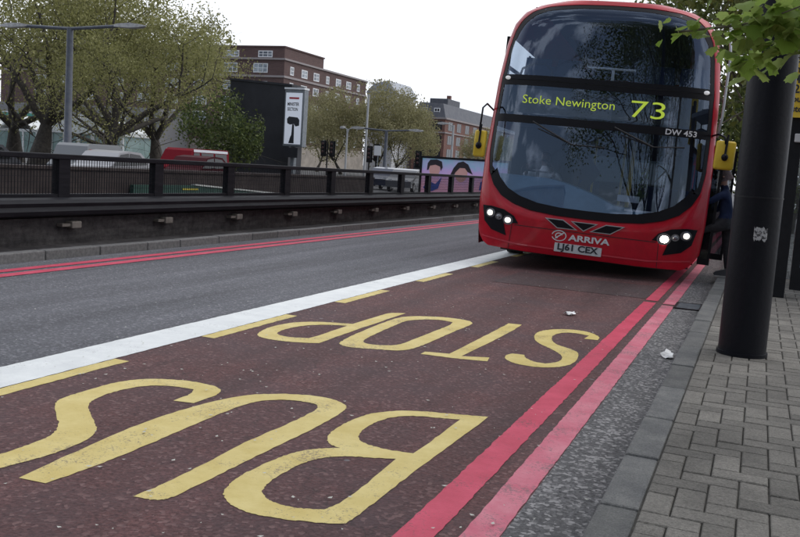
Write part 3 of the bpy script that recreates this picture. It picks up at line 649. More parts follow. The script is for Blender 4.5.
# black billboard building with the narrow lit poster at its end
blk = mat('black_cladding', (.013, .014, .02), .55, noise=(.8, (.022, .023, .03), .4, .6))
bb = thing('billboard_building', 'black windowless block beside the plane trees, carrying a tall white poster', 'building', (-29.9, 46, 0))
w = MB(); w.mesh([(0, 0, 0), (4.15, 0, 0), (4.15, 1.6, 0), (0, 1.6, 0), (0, 0, 5.95), (4.15, 0, 5.7), (4.15, 1.6, 5.7), (0, 1.6, 5.95)],
       [(0, 1, 5, 4), (1, 2, 6, 5), (2, 3, 7, 6), (3, 0, 4, 7), (4, 5, 6, 7), (3, 2, 1, 0)]); w.build('wall', blk, bb)
w = MB(); w.prism([(-.05, 5.95), (4.2, 5.70), (4.2, 5.82), (-.05, 6.07)], (-.08, 1.7)); w.build('coping', blk, bb)

def text_mesh(s_, size, extrude=.002, bold=.0):
    cu = bpy.data.curves.new('t', 'FONT'); cu.body = s_; cu.size = size; cu.extrude = extrude; cu.offset = bold; cu.align_x = 'CENTER'; cu.align_y = 'CENTER'; cu.resolution_u = 3
    o = bpy.data.objects.new('t', cu); col.objects.link(o)
    dg = bpy.context.evaluated_depsgraph_get(); me = bpy.data.meshes.new_from_object(o.evaluated_get(dg))
    vs = [v.co.copy() for v in me.vertices]; fs = [tuple(p.vertices) for p in me.polygons]
    bpy.data.objects.remove(o); bpy.data.meshes.remove(me); return vs, fs
def text_at(mb, s_, size, c, sx=1., bold=.0, ydir=-1, width=None, fy=None):
    """text in the xz plane facing -Y, centred on c; fy(x,z) gives depth of the surface it lies on"""
    vs, fs = text_mesh(s_, size, .002, bold); xs = [v.x for v in vs]
    if width: sx = width / (max(xs) - min(xs))
    mx = (max(xs) + min(xs)) / 2; my = (max(v.y for v in vs) + min(v.y for v in vs)) / 2
    out = []
    for v in vs:
        x = c[0] + (v.x - mx) * sx; z = c[2] + (v.y - my)
        out.append((x, (fy(x, z) if fy else c[1]) - v.z, z))
    mb.mesh(out, fs)
post_w = mat('poster_white', (.62, .66, .74), .4, emit=((.7, .75, .85), .25)); dk = mat('poster_black', (.02, .022, .03), .5); rdm = mat('poster_red', (.45, .04, .06), .5)
pf = thing('poster_sign', 'tall narrow white poster with red bar and black figure, beside the black building', 'billboard', (-25.68, 45.3, 0)); pf.scale = (.74, 1, .95)
w = MB(); w.box((-.12, 0, 2.35), (1.58, .5, 5.75), .03); w.box((.55, .1, .1), (.85, .4, 2.35)); w.build('frame', M['steelgrey'], pf)
w = MB(); w.box((.0, -.02, 2.5), (1.42, .0, 5.55)); po = w.build('poster', post_w, pf)
w = MB(); w.box((-.14, -.06, 5.75), (1.6, .55, 5.86)); w.build('cap', frame_w, pf)
w = MB(); w.box((.3, -.032, 5.18), (1.15, -.021, 5.29)); w.build('red_bar', rdm, po)
w = MB(); text_at(w, 'MINISTER', .27, (.67, -.024, 4.88), width=1.0, bold=.006); text_at(w, 'SECTION', .27, (.62, -.024, 4.58), width=.9, bold=.006); w.build('lettering', dk, po)
w = MB(); w.prism([(.18, 4.0), (.35, 4.14), (1.1, 4.1), (1.26, 3.95), (1.26, 3.62), (.95, 3.56), (.82, 3.7), (.45, 3.66), (.22, 3.74)], (-.03, -.021))
w.prism([(.66, 3.68), (.82, 3.68), (.86, 2.55), (.40, 2.55), (.52, 2.9), (.62, 3.05)], (-.03, -.021)); w.build('figure', dk, po)
w = MB(); w.box((-.3, -.1, 1.7), (1.3, .3, 2.3)); w.build('lower_panel', blk, pf)

# white station pavilion at far left
pavw = mat('pavilion_white_steel', (.6, .62, .62), .5); pavg = mat('pavilion_green_glass', (.14, .22, .21), .2, noise=(.3, (.25, .34, .33), .4, .6)); teal = mat('teal_canopy', (.05, .24, .2), .5)
pvl = thing('glass_pavilion', 'white steel and green glass pavilion at the far left behind the trees', 'building', (-100, 80, 0))
w = MB(); w.box((0, 0, 0), (22.5, 8, 2.7)); w.build('glass_wall', pavg, pvl)
w = MB(); w.box((-.1, -.1, 2.7), (22.6, 8, 3.0))
for i in range(12): w.box((i * 2.02, -.12, 0), (i * 2.02 + .22, 0, 2.7))
w.build('frame', pavw, pvl)
w = MB()
for i in range(4): w.prism([(i * 5.6, 3.0), (i * 5.6 + .4, 3.0), (i * 5.6 + 3, 4.5), (i * 5.6 + 2.6, 4.5)], (-.5, 7)); w.prism([(i * 5.6 + 5.2, 3.0), (i * 5.6 + 5.6, 3.0), (i * 5.6 + 3, 4.5), (i * 5.6 + 2.6, 4.5)], (-.5, 7))
w.build('roof_beams', pavw, pvl)
w = MB(); w.box((6, 2, 4.6), (20, 7, 4.9)); w.build('canopy', teal, pvl)
pv2 = thing('white_kiosk', 'white columned kiosk between two dark tree trunks at left', 'building', (-62.5, 66, 0))
w = MB(); w.box((0, 0, 0), (8.5, 4, 2.6)); w.build('wall', pavg, pv2)
w = MB(); [w.box((i * 1.65, -.15, 0), (i * 1.65 + .35, 0, 2.6)) for i in range(6)]; w.box((-.2, -.2, 2.6), (8.8, 4.2, 2.95)); w.prism([(-.2, 2.96), (8.8, 2.96), (6.5, 3.9), (1.5, 4.2)], (0, 4)); w.build('frame', pavw, pv2)
# long low block closing the road behind the left trees
lb_ = thing('low_office', 'long grey office behind the left trees', 'building', (-130, 150, 0))
w = MB(); w.box((-60, 0, 0), (16, 20, 10)); w.build('wall', mat('grey_render', (.24, .24, .25), .8), lb_)
for i in range(14): window(lb_, (-54 + i * 5, 0, 6), 'x', 3.4, 2, frame_w, pane_d, .2)
# big pale terrace mirrored in the bus glass, behind the camera
tr_ = thing('rear_terrace', 'pale brick terrace behind the photographer across the road', 'building', (-70, -120, 0))
w = MB(); w.box((0, -20, 0), (60, 0, 16)); w.build('wall', stoneb, tr_)
w = MB(); w.box((-.3, -20.3, 16), (60.3, .3, 16.6)); w.build('cornice', band, tr_)

# ------------------------------------------------------------------ street lamps, masts, traffic lights
def head(mb, c, d, L_):
    pr_ = [(0, -.04, .04), (.15, -.07, .07), (.55, -.1, .10), (.85, -.08, .05), (1, -.02, .015)]
    ring = []
    for t, lo, hi in pr_:
        wd = .17 if 0 < t < 1 else .06
        ring.append([(c[0] + d * t * L_, c[1] + wd * a, c[2] + (hi if b_ > 0 else lo)) for a, b_ in ((-1, -1), (1, -1), (.8, 1), (-.8, 1))])
    n = [tuple(p) for r_ in ring for p in r_]; fs = [(0, 1, 2, 3), tuple(len(n) - 4 + i for i in (3, 2, 1, 0))]
    for i in range(len(ring) - 1):
        for k in range(4): fs.append((i * 4 + k, i * 4 + (k + 1) % 4, i * 4 + 4 + (k + 1) % 4, i * 4 + 4 + k))
    mb.mesh(n, fs)
def double_lamp(label, loc, H, arm, rad, rz, hl):
    t = thing('double_street_lamp', label, 'street lamp', loc, rz, 'double-armed street lamps')
    b = MB(); b.tube([(0, 0, 0), (0, 0, 1.2), (0, 0, 1.25), (0, 0, H)], [rad * 1.25, rad * 1.25, rad, rad * .8], 12); b.build('pole', M['lampblue'], t, smooth=True, sharp=40)
    b = MB(); b.tube([(-arm, 0, H + .08), (0, 0, H - .03), (arm, 0, H + .08)], .05 * rad / .12, 8); b.build('arm', M['lampblue'], t, smooth=True, sharp=40)
    for s_ in (-1, 1):
        b = MB(); head(b, (s_ * (arm - .15), 0, H + .1), s_, hl); b.build('lamp_head', M['lamphead'], t, smooth=True, sharp=40)
double_lamp('tall blue-grey double lamp in front of the left trees', (-27.5, 30.05, 0), 6.35, 2.45, .165, R(0), 1.55)
double_lamp('smaller far double lamp in front of the pale trees', (-25.6, 60, 0), 4.05, 1.9, .14, 0, 1.1)
def single_lamp(name, label, loc, H, rad, arms, m_):
    t = thing(name, label, 'street lamp', loc)
    b = MB(); b.tube([(0, 0, 0), (0, 0, H)], [rad, rad * .7], 10); b.build('pole', m_, t, smooth=True, sharp=40)
    for d_ in arms:
        b = MB(); b.tube([(0, 0, H - .4), (d_ * .15, 0, H), (d_ * .5, 0, H + .1)], .035, 6); b.build('arm', m_, t)
        b = MB(); head(b, (d_ * .45, 0, H + .1), d_, .8); b.build('lamp_head', M['lamphead'], t)
palep = mat('galvanised_pole', (.4, .41, .42), .5)
single_lamp('single_street_lamp', 'pale grey single lamp left of the tall mast', (-29.7, 62, 0), 4.1, .09, (1, -.5), palep)
single_lamp('lighting_mast', 'tall pale grey lighting mast rising among the pale trees', (-28.1, 62, 0), 6.75, .11, (), palep)
single_lamp('single_street_lamp', 'pale single lamp in front of the red brick block next to the bus', (-21.2, 62, 0), 4.75, .10, (-1,), palep)
def signal(label, loc, H, heads):
    t = thing('traffic_light', label, 'traffic light', loc, 0, 'traffic lights beyond the railing')
    b = MB(); b.tube([(0, 0, 0), (0, 0, H)], .06, 8); b.build('pole', M['black'], t)
    for dx in heads:
        b = MB(); b.box((dx - .16, -.15, H - 1.0), (dx + .16, .15, H + .05), .02); b.box((dx - .24, .02, H - 1.08), (dx + .24, .05, H + .13)); h_ = b.build('signal_head', M['black'], t)
        b = MB(); [b.sphere((dx, -.15, H - .12 - .3 * k), (.1, .05, .1), 8, 6) for k in range(3)]; b.build('lens', mat('signal_lens', (.05, .02, .02), .3), h_)
signal('twin headed traffic light left of the pale single lamp', (-31.3, 62, 0), 3.0, (-.35, .4)); signal('traffic light right of the lighting mast', (-27.3, 61, 0), 2.75, (0,))
signal('traffic light beside the white square sign', (-26.3, 60, 0), 2.9, (0,)); signal('traffic light left of the pink poster', (-23.4, 61, 0), 2.6, (0,))
t = thing('square_sign', 'small white square sign between two traffic lights', 'sign', (-25.95, 59.5, 0)); b = MB(); b.tube([(0, 0, 0), (0, 0, 2.9)], .04, 6); b.build('pole', M['steelgrey'], t); b = MB(); b.box((-.3, -.06, 2.2), (.25, -.04, 2.9)); b.build('plate', frame_w, t)

# ------------------------------------------------------------------ poster over the underpass portal
pink = bpy.data.materials.new('pink_poster'); pink.use_nodes = True; N = pink.node_tree.nodes; L = pink.node_tree.links; b_ = N['Principled BSDF']
tc = N.new('ShaderNodeTexCoord'); sp = N.new('ShaderNodeSeparateXYZ'); L.new(tc.outputs['Object'], sp.inputs[0])
mr = N.new('ShaderNodeMapRange'); mr.inputs['From Min'].default_value = .5; mr.inputs['From Max'].default_value = 2.35; L.new(sp.outputs[2], mr.inputs['Value'])
n_ = N.new('ShaderNodeTexNoise'); n_.inputs['Scale'].default_value = 2.2; n_.inputs['Detail'].default_value = 5; L.new(tc.outputs['Object'], n_.inputs['Vector'])
a_ = N.new('ShaderNodeMath'); a_.operation = 'MULTIPLY_ADD'; L.new(n_.outputs['Fac'], a_.inputs[0]); a_.inputs[1].default_value = .7
s2 = N.new('ShaderNodeMath'); s2.operation = 'SUBTRACT'; L.new(mr.outputs[0], s2.inputs[0]); s2.inputs[1].default_value = .35; L.new(s2.outputs[0], a_.inputs[2])
r_ = N.new('ShaderNodeValToRGB'); r_.color_ramp.elements[0].position = .1; r_.color_ramp.elements[0].color = (.62, .32, .45, 1); r_.color_ramp.elements[1].position = .95; r_.color_ramp.elements[1].color = (.10, .42, .50, 1)
e_ = r_.color_ramp.elements.new(.5); e_.color = (.42, .30, .58, 1); L.new(a_.outputs[0], r_.inputs[0]); L.new(r_.outputs[0], b_.inputs['Base Color'])
b_.inputs['Emission Strength'].default_value = .28; L.new(r_.outputs[0], b_.inputs['Emission Color'])
hp = thing('pink_poster_panel', 'wide pink and turquoise poster of two dark haired faces left of the bus', 'billboard', (-15.0, 39.6, 0))
b = MB(); b.box((-.08, 0, .1), (4.3, .3, .3)); b.box((-.08, 0, .3), (.02, .3, 1.98)); b.box((4.2, 0, .3), (4.3, .3, 1.98)); b.box((-.08, -.01, 1.98), (4.3, .3, 2.08)); b.build('frame', M['black'], hp)
b = MB(); b.box((.02, .05, .3), (4.2, .1, 1.98)); pb = b.build('poster', pink, hp)
skin_f = mat('poster_skin', (.52, .27, .25), .5, emit=((.5, .3, .3), .2)); hairf = mat('poster_hair', (.03, .02, .03), .5); bluf = mat('poster_blue', (.07, .12, .5), .5)
def ell(mb, cx_, cz_, rx, rz_, y0, y1, a0=0, a1=360, n=20):
    pts = [(cx_ + rx * math.cos(R(a0 + (a1 - a0) * i / n)), cz_ + rz_ * math.sin(R(a0 + (a1 - a0) * i / n))) for i in range(n + (0 if a1 - a0 == 360 else 1))]
    mb.prism(pts, (y0, y1))
b = MB(); ell(b, .66, 1.50, .27, .36, .030, .042); b.build('face', skin_f, pb); b = MB(); ell(b, 1.98, 1.38, .31, .42, .030, .042); b.build('face', skin_f, pb)
b = MB(); b.prism([(.28, 1.42), (.30, 1.75), (.42, 1.92), (.75, 1.95), (1.0, 1.86), (1.06, 1.6), (.98, 1.42), (.93, 1.62), (.70, 1.70), (.42, 1.64), (.36, 1.45)], (.020, .0285)); b.build('hair', hairf, pb); b = MB(); b.prism([(1.45, 1.25), (1.6, 1.6), (1.8, 1.86), (2.05, 1.93), (2.3, 1.8), (2.55, 1.35), (2.3, 1.45), (2.15, 1.62), (1.9, 1.62), (1.7, 1.4), (1.62, 1.2)], (.020, .0285)); b.build('hair', hairf, pb)
b = MB(); b.prism([(.15, .6), (.35, .95), (.75, .8), (1.05, 1.15), (.9, .6), (.6, .45), (.3, .45)], (.020, .0285)); b.build('blue_clothing', bluf, pb); b = MB(); b.prism([(2.9, .65), (3.5, .7), (3.4, 1.1), (2.95, 1.05)], (.020, .0285)); b.build('blue_clothing', bluf, pb)

# ------------------------------------------------------------------ vehicles beyond the underpass
tyre = mat('tyre_rubber', (.015, .015, .016), .85, bump=(60, .3)); rimm = mat('wheel_rim', (.3, .3, .31), .35, metal=.6); vglass = glass_mat('vehicle_glass', (.05, .06, .07), 1.5, body=(.02, .022, .026), solid=.8)
def wheel(parent, c, r_=.32, wd=.2):
    b = MB(); b.tube([(c[0] - wd / 2, c[1], c[2]), (c[0] - wd / 2 + .02, c[1], c[2]), (c[0] + wd / 2 - .02, c[1], c[2]), (c[0] + wd / 2, c[1], c[2])], [r_ - .03, r_, r_, r_ - .03], 24); t = b.build('wheel', tyre, parent, smooth=True, sharp=35)
    b = MB(); b.tube([(c[0] - wd / 2 - .008, c[1], c[2]), (c[0] + wd / 2 + .008, c[1], c[2])], r_ * .6, 16); b.build('rim', rimm, t)
def vehicle(name, label, cat, loc, rz, prof, glassp, W, body, trim=None, stripe=None, wy=(-1.35, 1.35), wr=.32, sc_y=.66, sc_z=.96):
    t = thing(name, label, cat, loc, rz, 'vehicles on the far carriageway'); t.scale = (.9, sc_y, sc_z)
    b = MB(); n = len(prof); hw = W / 2
    ins = lambda z: hw - max(0, z - .9) * .12
    vs = [(-ins(z), y_, z) for y_, z in prof] + [(ins(z), y_, z) for y_, z in prof]
    b.mesh(vs, [tuple(range(n)), tuple(reversed(range(n, 2 * n)))] + [(i, (i + 1) % n, (i + 1) % n + n, i + n) for i in range(n)]); b.build('body', body, t)
    for gp in glassp:
        for s_ in (-1, 1):
            b = MB(); b.mesh([(s_ * (ins(z) + .012), y_, z) for y_, z in gp], [tuple(range(len(gp)))]); b.build('side_window', vglass, t)
    if stripe:
        for s_ in (-1, 1):
            for z0, z1, m_ in stripe:
                y0 = min(p[0] for p in prof) + (.15 if z1 < 1.3 else 1.05); y1 = max(p[0] for p in prof) - .15
                b = MB(); b.mesh([(s_ * (ins(z) + .014), y_, z) for y_, z in ((y0, z0), (y1, z0), (y1, z1), (y0, z1))], [(0, 1, 2, 3)]); b.build('stripe', m_, t)
    for y_ in wy:
        for s_ in (-1, 1): wheel(t, (s_ * (hw - .08), y_, wr), wr)
    y0 = min(p[0] for p in prof)
    for s_ in (-1, 1):
        b = MB(); b.box((s_ * (hw - .35) - .12, y0 - .015, .68), (s_ * (hw - .35) + .12, y0 + .05, .8)); b.build('headlight', frame_w, t)
    return t
carp = [(-2.1, .3), (-2.15, .7), (-1.3, .92), (-.6, 1.38), (.2, 1.46), (1.1, 1.42), (1.9, 1.0), (2.1, .95), (2.12, .35)]
cw = mat('white_car_paint', (.32, .32, .34), .35, coat=.2); cr = mat('red_van_paint', (.16, .004, .012), .6, spec=.1); cgr = mat('grey_coach_paint', (.20, .21, .22), .45); cd = mat('dark_car_paint', (.03, .032, .04), .3, coat=.5); blu = mat('blue_stripe', (.05, .07, .28), .4); redst = mat('red_stripe', (.35, .03, .06), .4); whst = mat('white_stripe', (.6, .62, .66), .4)
cgl = [[(-1.15, .95), (-.55, 1.32), (.1, 1.38), (.1, .95)], [(.2, .95), (.2, 1.38), (1.0, 1.34), (1.6, 1.0)]]
vehicle('parked_car', 'white car whose roof shows above the railing near the lamp post', 'car', (-21.5, 25.6, 0), 0, carp, cgl, 1.8, cw)
vanp = [(-2.6, .3), (-2.6, .95), (-2.2, 1.15), (-1.7, 1.9), (-1.4, 2.02), (2.5, 2.04), (2.6, 1.9), (2.6, .3)]
vgl = [[(-1.95, 1.2), (-1.5, 1.8), (-.9, 1.8), (-.9, 1.2)], [(-.7, 1.2), (-.7, 1.8), (.7, 1.8), (.7, 1.2)], [(.9, 1.2), (.9, 1.8), (2.3, 1.8), (2.3, 1.2)]]
vehicle('minibus', 'red minibus with white band below the plane trees', 'minibus', (-25, 35.6, 0), 0, vanp, vgl, 1.9, cr, stripe=[(1.84, 1.98, whst)], wr=.35, sc_y=.7, sc_z=.84)
vehicle('minibus', 'grey minibus with red and blue stripes behind the lamp post', 'minibus', (-24.2, 27.4, 0), 0, vanp, [], 1.9, cgr, stripe=[(1.35, 1.5, redst), (1.52, 1.62, blu), (1.66, 1.76, redst)], wr=.35, sc_y=.42, sc_z=.78)
vehicle('parked_car', 'dark car seen between the plane tree trunks at left', 'car', (-22, 19.8, 0), 0, carp, cgl, 1.8, cd)
vehicle('parked_car', 'maroon car just right of the white car', 'car', (-21.6, 31.0, 0), 0, carp, cgl, 1.8, mat('maroon_car_paint', (.05, .006, .010), .6, spec=.1))
vehicle('parked_car', 'dark blue car near the traffic lights', 'car', (-22, 52, 0), 0, carp, cgl, 1.8, mat('navy_car_paint', (.02, .03, .07), .3, coat=.5))
vehicle('parked_car', 'silver car beyond the traffic lights', 'car', (-19.8, 50, 0), 0, carp, cgl, 1.8, mat('silver_car_paint', (.12, .125, .14), .3, coat=.5))

# ------------------------------------------------------------------ the bus (local: x to the pavement side, y to its rear, z up)
busred = mat('bus_red_paint', (.41, .003, .016), .3, spec=.3, grain=(3, .13), noise=(1.2, (.47, .006, .020), .4, .65), coat=.25)
busblk = mat('bus_black_trim', (.006, .006, .009), .35, spec=.2); busrub = mat('bus_black_rubber', (.018, .018, .02), .6)
bglass = glass_mat('windscreen_glass', (.66, .74, .84), 2.0, .006, body=(.01, .015, .03), solid=.05, refl=(.62, .76, 1))
dglass = glass_mat('door_glass_tinted', (.3, .32, .35), 1.45, .02)
sglass = glass_mat('side_window_glass', (.75, .8, .85), 1.5, .01)
dashm = mat('blue_dashboard', (.075, .15, .23), .55, noise=(2, (.10, .19, .28), .4, .6)); intr = mat('bus_interior', (.045, .05, .065), .7); intd = mat('bus_interior_dark', (.025, .027, .035), .7)
seatm = mat('seat_fabric', (.015, .03, .08), .85); yelp = mat('yellow_handrail', (.5, .36, .02), .4); mirm = mat('yellow_mirror_shell', (.62, .42, .02), .45, noise=(4, (.7, .5, .04), .4, .6))
led = mat('destination_letters', (.35, .45, .03), .5, emit=((.50, .65, .07), .42)); whitet = mat('white_lettering', (.62, .62, .64), .5); silver = mat('silver_trim', (.4, .41, .43), .35, metal=.4)
bus = thing('double_decker_bus', 'red double-decker bus with lit headlights pulling in at the stop, showing 73', 'bus', (-2.50, 13.72, .0))
bus.rotation_euler = (0, .042, .085)
def hw(z):                                   # half width by height
    P = [(.2, 1.70), (.5, 1.735), (1.0, 1.765), (1.7, 1.76), (2.9, 1.70), (3.5, 1.63), (3.8, 1.55), (4.0, 1.41), (4.12, 1.21), (4.2, .9)]
    if z <= P[0][0]: return P[0][1]
    for (a, b), (c, d) in zip(P, P[1:]):
        if z <= c: return b + (d - b) * (z - a) / (c - a)
    return P[-1][1]
def rake(z): return .02 * max(0, .8 - z) + .10 * max(0, min(1, (z - .8) / 1.6)) ** 1.2 + .10 * max(0, (z - 2.4) / 1.8) ** 1.4 + .16 * max(0, (z - 3.85) / .35) ** 2
def fy(x, z, off=0.0):                       # depth of the front skin
    u = min(abs(x) / hw(z), 1.0)
    return rake(z) + .46 * (1 - (1 - u ** 3.4) ** .5) - off
HALF = [(0, .87), (.45, .875), (.86, .91), (1.15, .985), (1.36, 1.09), (1.52, 1.25), (1.62, 1.45), (1.655, 1.75), (1.645, 2.3), (1.61, 2.9), (1.55, 3.4), (1.485, 3.68), (1.38, 3.86), (1.22, 3.99), (1.0, 4.06), (.5, 4.105), (0, 4.115)]
def dens(P, n):
    L_ = [0]
    for a, b in zip(P, P[1:]): L_.append(L_[-1] + math.dist(a, b))
    out = []
    for i in range(n + 1):
        s_ = L_[-1] * i / n
        for k in range(len(P) - 1):
            if s_ <= L_[k + 1] + 1e-9:
                f = (s_ - L_[k]) / (L_[k + 1] - L_[k]); out.append((P[k][0] + (P[k + 1][0] - P[k][0]) * f, P[k][1] + (P[k + 1][1] - P[k][1]) * f)); break
    return out
NL = 60
inn = dens(HALF, NL)
def outer_for(p):                            # silhouette point matching a glazing outline point
    x, z = p
    if z <= .92 and x < 1.2: return (x * 1.15, .26)
    return None
# silhouette outline sampled with the same count
SIL = [(0, .26), (.9, .26), (1.50, .27), (1.60, .33)] + [(hw(z), z) for z in (.5, .8, 1.1, 1.5, 1.9, 2.4, 2.9, 3.3, 3.6, 3.8, 3.92, 4.0, 4.07, 4.12, 4.16, 4.2)] + [(.5, 4.2), (0, 4.2)]
# keep correspondences at key places: bottom, side, top
def seg_map(P, Q, cuts):
    o = []; 
    for (i0, i1), (j0, j1), n in cuts:
        a = dens(P[i0:i1 + 1], n); b = dens(Q[j0:j1 + 1], n); o += list(zip(a, b))[:-1]
    o.append((P[-1], Q[-1])); return o
pairs = seg_map(HALF, SIL, [((0, 4), (0, 3), 26), ((4, 7), (3, 8), 14), ((7, 10), (8, 11), 18), ((10, 16), (11, 21), 26)])
rows = 9
b = MB(); loop = [(p, q) for p, q in pairs] + [((-p[0], p[1]), (-q[0], q[1])) for p, q in reversed(pairs[1:-1])]
vs = []
for p, q in loop:
    for r_ in range(rows + 1):
        t_ = r_ / rows; x = p[0] + (q[0] - p[0]) * t_; z = p[1] + (q[1] - p[1]) * t_
        h_ = hw(z); x = max(-h_, min(h_, x)); lip = -.012 if 0 < r_ < rows else 0
        vs.append((x, fy(x, z) + lip + (.012 if r_ == 0 else 0), z))
n = len(loop); b.mesh(vs, [(i * (rows + 1) + r_, ((i + 1) % n) * (rows + 1) + r_, ((i + 1) % n) * (rows + 1) + r_ + 1, i * (rows + 1) + r_ + 1) for i in range(n) for r_ in range(rows)])
fp_ = b.build('front_panel', busred, bus, smooth=True, sharp=50)
# glazing: one curved skin inside the outline, split into upper screen, destination glass and lower windscreen
def halfx(z):                                # glazing half width at height z
    best = 0
    for (x0, z0), (x1, z1) in zip(HALF, HALF[1:]):
        if min(z0, z1) <= z <= max(z0, z1) and abs(z1 - z0) > 1e-6:
            best = max(best, x0 + (x1 - x0) * (z - z0) / (z1 - z0))
    return best
def skin(z0, z1, off, inset=0., nz=16, nx=36):
    b = MB(); vs = []; lo, hi = z0 + inset * (z0 < .9), z1 - inset * (z1 > 4)
    for i in range(nz + 1):
        t_ = i / nz
        z = lo + (hi - lo) * (t_ if hi < 4 and lo > .9 else (.5 - .5 * math.cos(math.pi * t_)))
        h_ = max(halfx(z) - inset, .02)
        for k in range(nx + 1): x = h_ * (-1 + 2 * k / nx); vs.append((x, fy(x, z, off), z))
    b.mesh(vs, [(i * (nx + 1) + k, i * (nx + 1) + k + 1, (i + 1) * (nx + 1) + k + 1, (i + 1) * (nx + 1) + k) for i in range(nz) for k in range(nx)]); return b
skin(2.26, .872, .0).build('windscreen', bglass, bus, smooth=True)
skin(2.36, 2.84, .0).build('destination_glass', bglass, bus, smooth=True)
skin(2.98, 4.113, .0, nz=22).build('upper_windscreen', bglass, bus, smooth=True)
def bandstrip(z0, z1, off, mt, name, par, nx=40):
    b = MB(); vs = []
    for z in (z0, z1):
        for k in range(nx + 1): h_ = halfx(z) + .003; x = h_ * (-1 + 2 * k / nx); vs.append((x, fy(x, z, off), z))
    b.mesh(vs, [(k, k + 1, nx + 2 + k, nx + 1 + k) for k in range(nx)]); return b.build(name, mt, par, smooth=True)
bandstrip(2.83, 2.905, .008, busblk, 'glazing_bar', bus); bandstrip(2.92, 2.99, .02, busblk, 'glazing_bar', bus); bandstrip(2.905, 2.92, -.01, busrub, 'glazing_bar', bus); bandstrip(2.25, 2.37, .008, busblk, 'glazing_bar', bus)
# black border printed round the glass
b = MB(); lp = [p for p, q in pairs] + [(-p[0], p[1]) for p, q in reversed(pairs[1:-1])]
cz0 = 2.5; vs = []
def insetp(p, d):
    x, z = p; cxn = Vector((x / 1.6, (z - 2.5) / 1.6)); 
    if cxn.length > 0: cxn.normalize()
    kx = -1 if x > 0 else 1
    sx_ = min(1, abs(x) / .9); sz_ = -1 if z > 3.6 else (1 if z < 1.4 else 0)
    return (x + kx * d * .75 * sx_, z + sz_ * d * (1 if sz_ > 0 else .8))
for p in lp:
    dw = .13 if p[1] < 1.5 else .07
    q = insetp(p, dw); vs += [(p[0], fy(p[0], p[1], .004), p[1]), (q[0], fy(q[0], q[1], .005), q[1])]
n = len(lp); b.mesh(vs, [(2 * i, 2 * ((i + 1) % n), 2 * ((i + 1) % n) + 1, 2 * i + 1) for i in range(n)]); b.build('glass_border', busblk, bus, smooth=True)
b = MB()
for s_ in (-1, 1): b.sphere((s_ * 1.50, fy(1.50, 2.94, .035), 2.935), (.045, .02, .03), 10, 6)
b.build('marker_lamp', mat('marker_lamp_white', (.8, .8, .8), .4, emit=((1, 1, 1), .2)), bus)
# destination display
b = MB(); b.box((-1.32, .36, 2.41), (.16, .38, 2.80)); b.build('display_panel', mat('display_panel_grey', (.05, .05, .065), .4, noise=(5, (.09, .09, .11), .4, .6)), bus)
b = MB(); b.box((.34, .36, 2.41), (1.12, .38, 2.80)); b.build('display_panel', mat('display_panel_black', (.012, .012, .015), .4), bus)
b = MB(); text_at(b, 'Stoke Newington', .185, (-.50, .0, 2.60), width=1.42, bold=-.001, fy=lambda x, z: fy(x, z, .012)); b.build('destination_text', led, bus)
b = MB(); text_at(b, '73', .36, (.70, 0, 2.60), width=.50, bold=-.002, fy=lambda x, z: fy(x, z, .012)); b.build('route_number', led, bus)
b = MB(); text_at(b, 'DW 453', .115, (1.22, 0, 2.31), width=.45, bold=.002, fy=lambda x, z: fy(x, z, .016)); b.build('fleet_number', whitet, bus)
# lower front: seams, vents, name, plate, lamps
def strip(pts, off, th, mt, name, par=bus):
    b = MB()
    for (a, c) in zip(pts, pts[1:]):
        n_ = 12; vs = []
        for i in range(n_ + 1):
            t_ = i / n_; x = a[0] + (c[0] - a[0]) * t_; z = a[1] + (c[1] - a[1]) * t_
            if abs(c[0] - a[0]) > abs(c[1] - a[1]): vs += [(x, fy(x, z - th, off), z - th), (x, fy(x, z + th, off), z + th)]
            else: vs += [(x - th, fy(x - th, z, off), z), (x + th, fy(x + th, z, off), z)]
        b.mesh(vs, [(2 * i, 2 * i + 2, 2 * i + 3, 2 * i + 1) for i in range(n_)])
    return b.build(name, mt, par)
seam = mat('panel_seam', (.04, .004, .008), .6)
strip([(-1.08, .655), (1.08, .655)], .018, .006, seam, 'panel_seam'); strip([(-1.12, .66), (-1.14, .27)], .018, .005, seam, 'panel_seam'); strip([(1.12, .66), (1.14, .27)], .018, .005, seam, 'panel_seam')
strip([(-1.62, .42), (-1.0, .36), (1.0, .36), (1.62, .42)], .022, .012, mat('bumper_edge_red', (.5, .03, .05), .25, coat=.8), 'bumper_edge')
def plate(pts, off, th, mt, name, par, sub=8):
    """a thin shaped panel lying on the curved front"""
    bm = bmesh.new(); vv = [bm.verts.new((x, 0, z)) for x, z in pts]; bm.faces.new(vv)
    xs = [p[0] for p in pts]; k = max(2, int((max(xs) - min(xs)) / .06))
    for i in range(1, k):
        x = min(xs) + (max(xs) - min(xs)) * i / k
        bmesh.ops.bisect_plane(bm, geom=bm.verts[:] + bm.edges[:] + bm.faces[:], plane_co=(x, 0, 0), plane_no=(1, 0, 0))
    ex = bmesh.ops.extrude_face_region(bm, geom=bm.faces[:]); top = {v for v in ex['geom'] if isinstance(v, bmesh.types.BMVert)}
    for v in bm.verts: v.co.y = fy(v.co.x, v.co.z, off + (th if v in top else 0))
    b = MB(); b.frombm(bm); return b.build(name, mt, par)
